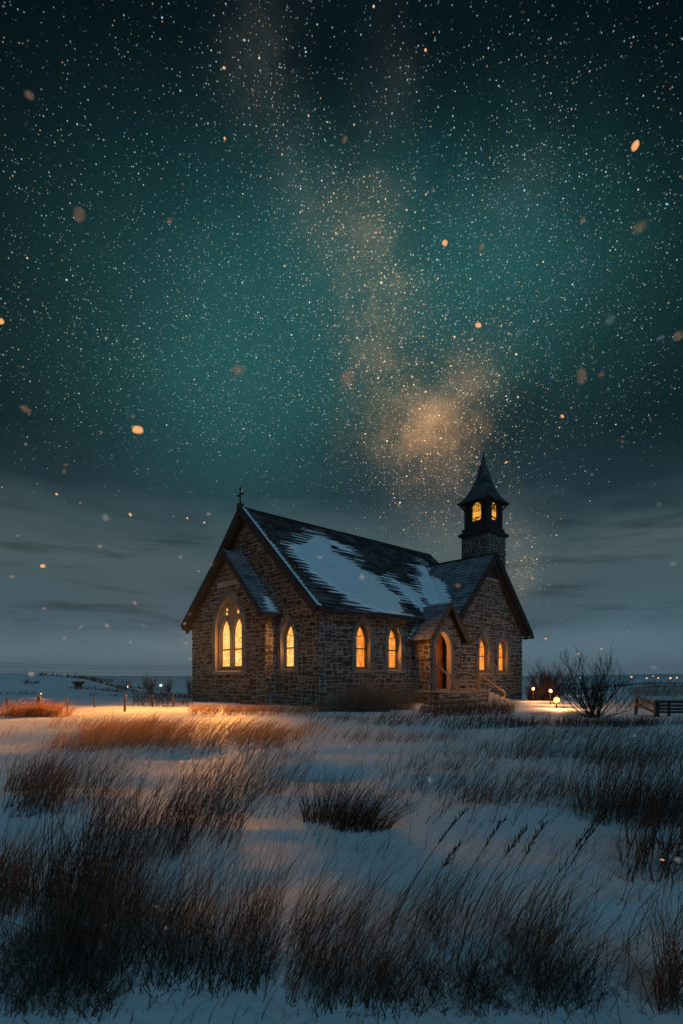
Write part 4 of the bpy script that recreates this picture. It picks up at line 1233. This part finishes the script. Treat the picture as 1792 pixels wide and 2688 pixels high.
# ------------------------------------------------------------------ bare shrubs
def shrub(name, label, base, h, spread, n_main, seed, r0=0.02, lean=0.0, group=None, twigs=3, depth=3):
    rs = random.Random(seed); mb = MB(); th = MB()
    z = float(ground_z(*base))
    def branch(p, d, L, r, lev, out):
        k = 5; pts = [p]; d = np.array(d)
        for i in range(k):
            d = d + np.array([rs.gauss(0, 0.10), rs.gauss(0, 0.10), 0.10 + rs.gauss(0, 0.06)]); d /= np.linalg.norm(d)
            pts.append(pts[-1] + d * L / k)
        out.tube(pts, [r * (1 - 0.7 * i / k) for i in range(k + 1)], 4 if lev == 0 else 3)
        if lev < depth:
            for j in range(twigs + (1 if lev == 0 else 0)):
                i = rs.randint(1, k); q = pts[i]
                nd_ = d + np.array([rs.gauss(0, 0.45), rs.gauss(0, 0.45), rs.uniform(-0.1, 0.4)]); nd_ /= np.linalg.norm(nd_)
                branch(q, nd_, L * rs.uniform(0.45, 0.72), max(r * 0.55, 0.006), lev + 1, mb)
    for i in range(n_main):
        a = rs.uniform(0, 2 * math.pi); t = rs.uniform(0.0, 1.0) ** 0.6 * spread
        d = np.array([math.cos(a) * math.sin(t) + lean, math.sin(a) * math.sin(t), math.cos(t)]); d /= np.linalg.norm(d)
        branch(np.array([rs.gauss(0, 0.05) * h, rs.gauss(0, 0.05) * h, -0.05]), d, h * rs.uniform(0.5, 0.68), r0 * rs.uniform(0.6, 1.1), 0, th)
    e = empty(name, (base[0], base[1], z))
    th.build('stem', M['twig'], e); mb.build('twig', M['twig'], e)
    tag(e, label, 'shrub', group); return e

shrub('bare_shrub', 'largest bare round shrub, standing alone beside the rail fence', at(1365, 1648), 1.75, 1.5, 28, 4, 0.024, 0.0, None, 3, 3)
shrub('bare_shrub', 'bare leaning shrub against the corner of the transept', local(13.2, -2.2)[:2], 1.7, 1.2, 20, 9, 0.022, 0.25, None, 4, 3)
p = at(345, 1592)
shrub('bare_shrub', 'bare upright shrub farthest from the chancel wall', (p[0], p[1]), 1.75, 0.85, 14, 14, 0.032, 0.0, None, 4, 2)
p = at(388, 1592)
shrub('bare_shrub', 'bare shrub beside the small white lamp', (p[0], p[1]), 1.8, 0.8, 14, 15, 0.032, 0.0, None, 4, 2)
p = at(437, 1594)
shrub('bare_shrub', 'bare branching shrub half hidden by the chancel wall', (p[0], p[1]), 2.2, 0.95, 14, 16, 0.032, 0.1, None, 4, 2)
def bush(name, label, spans):
    bl = Blades()
    for sp in spans: tuft(bl, *sp[:7], **sp[7])
    c = np.concatenate(bl.p).mean(0); o = bl.build(name, origin_of(*c)); tag(o, label, 'bush'); return o
q1 = local(-0.1, -2.4); q2 = local(1.1, -2.3); q3 = local(-1.2, -2.4)
bush('wild_bush', 'dark windswept bush below the two nave side windows', [
    (q1[0], q1[1], 0.9, 0.6, 600, 0.7, 1.9, dict(lean=(0.6, 0.0), fan=0.9, w=0.013, tone=1.7)),
    (q2[0], q2[1], 1.0, 0.6, 600, 0.7, 1.9, dict(lean=(0.5, 0.0), fan=0.9, w=0.013, tone=1.7)),
    (q3[0], q3[1], 0.8, 0.5, 500, 0.5, 1.1, dict(lean=(0.75, 0.0), fan=0.9, w=0.013, tone=1.7))])
q1 = local(12.4, -2.6)
bush('wild_bush', 'dark spreading bush at the foot of the steps', [(q1[0], q1[1], 0.7, 0.6, 1100, 0.8, 1.5, dict(lean=(0.5, 0.0), fan=0.8, w=0.012, tone=0.6))])
bl = Blades()
field(bl, 300, 445, 1602, 1624, 450, 0.2, 0.5, (0.3, 0.0), 0.016, sl=0.35, tone=0.8)
field(bl, 0, 440, 1562, 1575, 700, 0.2, 0.5, (0.3, 0.0), 0.05, sl=0.35, tone=0.7, mask=clumpy(14, 0.0, 95))
field(bl, 0, 440, 1556, 1563, 900, 0.3, 0.7, (0.3, 0.0), 0.08, sl=0.35, tone=0.7, mask=clumpy(25, -0.03, 96))
for Y0_, amp, n_, hh_ in ((33, 1.2, 260, 0.35), (38, 1.6, 420, 0.45), (43, 2.0, 420, 0.5), (47, 1.0, 600, 0.5), (75, 5.0, 500, 0.8), (120, 8.0, 500, 1.2)):
    X_ = rng.uniform(-0.68, -0.24, n_) * Y0_; Yv = Y0_ + amp * 2 * fbm(X_ / 9, X_ * 0 + Y0_, 3, 51) + rng.normal(0, 0.12, n_)
    k_ = fbm(X_ / (Y0_ * 0.09), X_ * 0 + Y0_ * 3, 2, 52) > -0.04
    bl.add(np.stack([X_, Yv], -1)[k_], hh_ * rng.uniform(0.4, 1.0, k_.sum()), rng.normal(0.2, 0.4, (k_.sum(), 2)), Y0_ * 0.0011, 0.5, 0.5)
for Y0_, n_, hh_ in ((55, 500, 0.5), (90, 500, 0.9), (140, 500, 1.2)):
    X_ = rng.uniform(0.34, 0.68, n_) * Y0_; Yv = Y0_ + 4 * fbm(X_ / 9, X_ * 0 + Y0_, 3, 53)
    k_ = fbm(X_ / (Y0_ * 0.07), X_ * 0 + Y0_ * 3, 2, 54) > -0.02
    bl.add(np.stack([X_, Yv], -1)[k_], hh_ * rng.uniform(0.4, 1.0, k_.sum()), rng.normal(0.2, 0.4, (k_.sum(), 2)), Y0_ * 0.0011, 0.5, 0.7)
tag(bl.build('undergrowth'), 'dark scrub in thin lines over the far snow slope', 'scrub', kind='stuff')

# ------------------------------------------------------------------ fences
PL = ['short post behind the rusty grass at the photo edge', 'stout weathered post standing in the rusty grass', 'thin post next beyond the rusty grass',
      'thinnest post, out on the open snow slope', 'stout orange-lit post halfway between the rusty grass and the church', 'dark post among the scrub beside the church', 'slim dark post closest to the chancel wall']
for (sx, sy0, sy1, wd), lb in zip(((20, 1830, 1861, 4.5), (101, 1826, 1873, 6), (178, 1829, 1868, 3), (250, 1829, 1858, 3), (328, 1823, 1868, 5), (401, 1823, 1852, 4), (454, 1823, 1856, 3)), PL):
    b = at(sx / DK, sy1 / DK); k = b[1] / F
    mb = MB(); h = (sy1 - sy0) * k; w_ = wd * k * 1.35
    r = rnd.uniform(-0.06, 0.06)
    pts = [(0, 0, -0.15), (r * h * .5, 0, h * .5), (r * h, 0, h * .97), (r * h, 0, h)]
    mb.tube(pts, [w_ * .55, w_ * .5, w_ * .47, w_ * .3], 7)
    e = mb.build('fence_post', M['post']); e.location = origin_of(*b); tag(e, lb, 'fence post', 'posts of the old field fence')

rf = empty('rail_fence', origin_of(*at(1560, 1645)))
tag(rf, 'dark weathered rail fence running out of the picture beside the bare shrub', 'fence')
b0 = at(1560, 1645)
def fp(sx, sy, Y): return ((sx - 896) / F * Y - rf.location[0], Y - rf.location[1], CAM_H - (sy - 1780) / F * Y - rf.location[2])
YF = float(b0[1])
def fb(name, p, q, w_, h_, up=(0, 0, 1)):
    mb = MB(); mb.beam(p, q, w_, h_, up); return mb.build(name, M['barge'], rf)
for sx, s0, s1, w_, Y in ((1668, 1828, 1882, .07, YF + 1.2), (1722, 1838, 1892, .10, YF), (1754, 1842, 1888, .06, YF), (1812, 1842, 1892, .09, YF), (1900, 1842, 1892, .09, YF)):
    fb('post', fp(sx + (-2 if sx == 1668 else 0), s1, Y), fp(sx + (3 if sx == 1668 else 0), s0, Y), w_, w_, (0, 1, 0))
fb('rail', fp(1670, 1830, YF + 1.2), fp(1722, 1853, YF + .02), .05, .07); fb('rail', fp(1668, 1848, YF + 1.2), fp(1722, 1872, YF + .02), .05, .06)
for i, sy in enumerate((1842, 1852, 1861, 1869)): fb('rail', fp(1718, sy, YF - 0.09), fp(1900, sy + 1, YF - 0.09), .05, .065 if i else .08)

# wires across the far field
for k, (s0, s1) in enumerate(((1731, 1750), (1743, 1757), (1764, 1766))):
    Y = 60 + k * 8
    P0 = np.array([(-700 - 896) / F * Y, Y, CAM_H + (1780 - s0 + 26) / F * Y]); P1 = np.array([(520 - 896) / F * (Y + 30), Y + 30, CAM_H + (1780 - s1) / F * (Y + 30)])
    mb = MB(); pts = [P0 + (P1 - P0) * t - np.array([0, 0, 0.5 * 4 * t * (1 - t)]) for t in np.linspace(0, 1, 17)]
    mb.tube(pts, [0.014] * 17, 4); o = mb.build('overhead_wire', M['iron'])
    tag(o, ('topmost', 'middle', 'lowest and farthest')[k] + ' thin overhead wire crossing the sky above the snow slope', 'wire', 'overhead wires')

# a dark feed trough out on the slope
b = at(181, 1583)
e = empty('feed_trough', origin_of(*b)); k = b[1] / F
tag(e, 'small dark wooden trough on legs out on the snow slope', 'trough')
mb = MB(); wq = 15 * k; hq = 20 * k
mb.solid([(-wq * .25, -.12, hq * .3), (wq * .25, -.12, hq * .3), (wq * .25, .12, hq * .3), (-wq * .25, .12, hq * .3), (-wq * .7, -.45, hq), (wq * .7, -.45, hq), (wq * .7, .45, hq), (-wq * .7, .45, hq)],
         [(0, 3, 2, 1), (4, 5, 6, 7), (0, 1, 5, 4), (1, 2, 6, 5), (2, 3, 7, 6), (3, 0, 4, 7)])
mb.build('trough_body', M['barge'], e)
for sx in (-1, 1):
    mb = MB(); mb.beam((sx * wq * .3, 0, -.1), (sx * wq * .42, 0, hq * .75), .06, .06, (1, 0, 0)); mb.build('leg', M['barge'], e)

# ------------------------------------------------------------------ lamps outside
def ico(r, n=12, sx=1, sy=1, sz=1):
    mb = MB(); rows = []
    for i in range(1, n // 2):
        t = math.pi * i / (n // 2); rows.append([(r * sx * math.sin(t) * math.cos(2 * math.pi * j / n), r * sy * math.sin(t) * math.sin(2 * math.pi * j / n), r * sz * math.cos(t)) for j in range(n)])
    top, bot = (0, 0, r * sz), (0, 0, -r * sz)
    for j in range(n):
        k = (j + 1) % n
        mb.poly([top, rows[0][j], rows[0][k]]); mb.poly([bot, rows[-1][k], rows[-1][j]])
        for a, b in zip(rows[:-1], rows[1:]): mb.poly([a[j], b[j], b[k], a[k]])
    return mb

def lamp(sx, sy, Y, r, power, label, post=True, m='lamp', cat='lantern', group=None):
    x = (sx - 896) / F * Y; zz = CAM_H - (sy - 1780) / F * Y; g = float(ground_z(x, Y))
    zz = max(zz, g + r * 1.2)
    e = empty('lantern' if cat == 'lantern' else 'yard_lamp', (x, Y, g)); tag(e, label, cat, group)
    gl = ico(r * .75).build('globe', M[m], e, True); gl.location = (0, 0, zz - g)
    mb = MB(); mb.tube([(0, 0, -0.1), (0, 0, zz - g - r * .9)], [r * .22, r * .18], 6)
    mb.tube([(0, 0, zz - g - r * 1.05), (0, 0, zz - g - r * .8)], [r * .5, r * .62], 8)
    mc = MB(); mc.tube([(0, 0, zz - g + r * .85), (0, 0, zz - g + r * 1.1), (0, 0, zz - g + r * 1.35)], [r * .6, r * .4, r * .06], 8)
    mb.build('lamp_post', M['iron'], e); mc.build('lamp_cap', M['iron'], e)
    if power:
        ld = bpy.data.lights.new('lamp_light', 'POINT'); ld.energy = power; ld.color = (1.0, 0.42, 0.13); ld.shadow_soft_size = r
        o = bpy.data.objects.new('lamp_light', ld); col.objects.link(o); o.location = (x, Y - r * 1.6, zz + r * .5); o.parent = None
lamp(1459, 1838, 19.0, 0.14, 85, 'brightest glowing lantern low in the snow beside the large bare shrub')
lamp(1443, 1814, 22.0, 0.09, 60, 'second brightest lantern, just behind the brightest one')
lamp(1398, 1808, 25.0, 0.075, 80, 'lantern glowing through the twigs by the church corner')
lamp(1495, 1777, 60.0, 0.16, 120, 'lone orange lantern on the far side of the large shrub')
DL = 'tiny orange lamp among those strung along the horizon'
for sx, sy, r in ((1656, 1777, .42), (1696, 1780, .30), (1713, 1775, .2), (1726, 1780, .30), (1758, 1780, .42), (1775, 1779, .34), (1520, 1779, .25), (1575, 1778, .25)):
    lamp(sx, sy, 170.0, r, 0, DL, m='far_lamp', cat='yard lamp', group='lamps along the horizon')
lamp(336, 1803, 48.0, 0.075, 10, 'tiny warm lamp on the slope behind the stout orange-lit post', m='far_lamp', cat='yard lamp')
lamp(109, 1821, 30.0, 0.035, 4, 'tiny warm lamp just above the rusty grass', m='far_lamp', cat='yard lamp')
lamp(423, 1799, 46.0, 0.15, 0, 'small white lamp between two bare shrubs', m='white_lamp', cat='yard lamp')

# ------------------------------------------------------------------ flakes in the air, the amber ones given an added glow
def soft_mat(name, color, dens, em):
    """A loose fluff of ice crystals: see-through at its rim."""
    m, nt, b = mat(name)
    nt.nodes.remove(b)
    out = nt.nodes['Material Output']
    lw = nd(nt, 'ShaderNodeLayerWeight'); lw.inputs['Blend'].default_value = 0.5
    inv = nd(nt, 'ShaderNodeMath', operation='SUBTRACT'); inv.inputs[0].default_value = 1.0; nt.links.new(lw.outputs['Facing'], inv.inputs[1])
    pw = nd(nt, 'ShaderNodeMath', operation='POWER'); nt.links.new(inv.outputs[0], pw.inputs[0]); pw.inputs[1].default_value = 3.4 if not em or em < 1 else 1.8
    mu = nd(nt, 'ShaderNodeMath', operation='MULTIPLY'); nt.links.new(pw.outputs[0], mu.inputs[0]); mu.inputs[1].default_value = dens
    tr_ = nd(nt, 'ShaderNodeBsdfTransparent')
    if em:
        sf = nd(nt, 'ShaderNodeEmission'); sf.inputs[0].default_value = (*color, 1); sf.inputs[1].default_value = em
    else:
        s1 = nd(nt, 'ShaderNodeBsdfTranslucent'); s1.inputs[0].default_value = (*color, 1)
        s2 = nd(nt, 'ShaderNodeBsdfDiffuse'); s2.inputs[0].default_value = (*color, 1)
        sf = nd(nt, 'ShaderNodeAddShader'); nt.links.new(s1.outputs[0], sf.inputs[0]); nt.links.new(s2.outputs[0], sf.inputs[1])
    mx = nd(nt, 'ShaderNodeMixShader'); nt.links.new(mu.outputs[0], mx.inputs[0]); nt.links.new(tr_.outputs[0], mx.inputs[1]); nt.links.new(sf.outputs[0], mx.inputs[2])
    nt.links.new(mx.outputs[0], out.inputs[0])
    return m
MF = {'amber_flake': soft_mat('flake_added_glow', (1.0, 0.46, 0.18), 1.0, 1.0), 'dim': soft_mat('flake_faint_added_glow', (1.0, 0.58, 0.34), 0.30, 0.26), 'flake': soft_mat('snowflake', (0.80, 0.88, 0.92), 0.30, 0)}  # amber kinds are snowflakes; the light they catch is added as emission
proto = {}
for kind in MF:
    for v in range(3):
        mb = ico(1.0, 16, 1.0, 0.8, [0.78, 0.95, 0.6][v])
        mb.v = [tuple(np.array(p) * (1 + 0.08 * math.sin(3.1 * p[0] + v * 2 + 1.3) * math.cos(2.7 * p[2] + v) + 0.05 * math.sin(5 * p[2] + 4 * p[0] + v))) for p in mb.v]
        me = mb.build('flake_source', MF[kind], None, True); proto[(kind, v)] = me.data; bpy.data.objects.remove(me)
LAB = {'amber_flake': ('amber_flake', 'bright amber snowflake drifting in the night air, glow added', 'amber_flake', 'bright amber snowflakes in the air'),
       'dim': ('amber_flake', 'faint brownish snowflake drifting in the night air, glow added', 'amber_flake', 'faint brownish snowflakes in the air'),
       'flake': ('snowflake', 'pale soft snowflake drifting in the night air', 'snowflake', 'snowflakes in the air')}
FL = [('amber_flake', 1020, 558, 9), ('amber_flake', 1097, 747, 9), ('amber_flake', 317, 987, 13), ('amber_flake', 1458, 334, 11), ('amber_flake', 99, 1300, 7), ('amber_flake', 1161, 1062, 5), ('amber_flake', 1290, 956, 5),
      ('amber_flake', 3, 738, 9), ('amber_flake', 431, 1190, 3.5), ('amber_flake', 470, 1200, 3.5), ('amber_flake', 131, 1135, 4), ('amber_flake', 300, 1182, 5), ('amber_flake', 1520, 1975, 5), ('amber_flake', 1380, 1490, 3), ('amber_flake', 1326, 1502, 3), ('amber_flake', 1252, 1467, 4),
      ('amber_flake', 437, 1513, 2.5), ('amber_flake', 428, 1478, 2.5), ('amber_flake', 417, 1470, 2), ('dim', 360, 2082, 7), ('dim', 382, 2131, 5), ('amber_flake', 457, 1312, 2.5), ('amber_flake', 517, 318, 4), ('amber_flake', 515, 156, 4), ('amber_flake', 976, 115, 4),
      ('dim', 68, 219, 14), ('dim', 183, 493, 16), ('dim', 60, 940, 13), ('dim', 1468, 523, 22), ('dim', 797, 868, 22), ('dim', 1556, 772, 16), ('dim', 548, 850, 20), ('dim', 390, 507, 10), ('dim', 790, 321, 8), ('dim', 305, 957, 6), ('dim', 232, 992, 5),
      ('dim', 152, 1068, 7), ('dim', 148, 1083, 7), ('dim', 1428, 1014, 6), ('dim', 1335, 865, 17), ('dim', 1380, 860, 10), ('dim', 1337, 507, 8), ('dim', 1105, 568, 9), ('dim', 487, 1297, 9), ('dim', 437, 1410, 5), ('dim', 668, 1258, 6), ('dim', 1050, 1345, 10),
      ('flake', 243, 1188, 13), ('flake', 480, 1180, 8), ('flake', 247, 1437, 13), ('flake', 186, 1440, 9), ('flake', 102, 1398, 8), ('flake', 148, 1465, 9), ('flake', 28, 1325, 7), ('flake', 41, 1230, 6), ('flake', 330, 1437, 6),
      ('flake', 1515, 776, 11), ('flake', 1400, 735, 17), ('flake', 1512, 1158, 9), ('flake', 1545, 1295, 13), ('flake', 1358, 1090, 5), ('flake', 1500, 1533, 11), ('flake', 1455, 1690, 9), ('flake', 1555, 1975, 11), ('flake', 72, 1548, 10),
      ('flake', 300, 1475, 9), ('flake', 415, 1280, 7), ('flake', 185, 1155, 6), ('flake', 230, 1255, 7), ('flake', 310, 1385, 8), ('flake', 60, 1020, 6), ('flake', 425, 1432, 7), ('flake', 1440, 1450, 9), ('flake', 800, 1715, 7), ('flake', 985, 1790, 8),
      ('flake', 830, 1325, 12), ('flake', 735, 1280, 8), ('flake', 1190, 765, 12), ('flake', 660, 2115, 8), ('flake', 510, 2040, 8)]
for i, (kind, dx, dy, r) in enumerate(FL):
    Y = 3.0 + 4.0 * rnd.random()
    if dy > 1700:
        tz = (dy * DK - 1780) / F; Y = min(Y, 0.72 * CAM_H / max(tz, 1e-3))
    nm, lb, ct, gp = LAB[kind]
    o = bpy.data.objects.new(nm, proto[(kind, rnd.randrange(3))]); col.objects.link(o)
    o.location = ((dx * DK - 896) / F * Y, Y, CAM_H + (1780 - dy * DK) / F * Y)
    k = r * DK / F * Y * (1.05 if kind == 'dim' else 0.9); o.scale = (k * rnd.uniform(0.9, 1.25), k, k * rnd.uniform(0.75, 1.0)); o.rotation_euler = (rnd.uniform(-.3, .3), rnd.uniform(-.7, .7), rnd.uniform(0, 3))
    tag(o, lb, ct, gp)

# ------------------------------------------------------------------ the winter air
def build_haze():
    mb = MB(); mb.box((-1900, -60, -9), (1900, 1900, 45))
    m = bpy.data.materials.new('winter_air'); m.use_nodes = True; nt = m.node_tree; nt.nodes.clear()
    v = nt.nodes.new('ShaderNodeVolumePrincipled'); v.inputs['Color'].default_value = (0.80, 0.90, 0.95, 1); v.inputs['Density'].default_value = 0.00040; v.inputs['Anisotropy'].default_value = 0.3
    o_ = nt.nodes.new('ShaderNodeOutputMaterial'); nt.links.new(v.outputs[0], o_.inputs['Volume'])
    tag(mb.build('haze', m), 'thin pale winter haze', 'haze', kind='stuff')
build_haze()
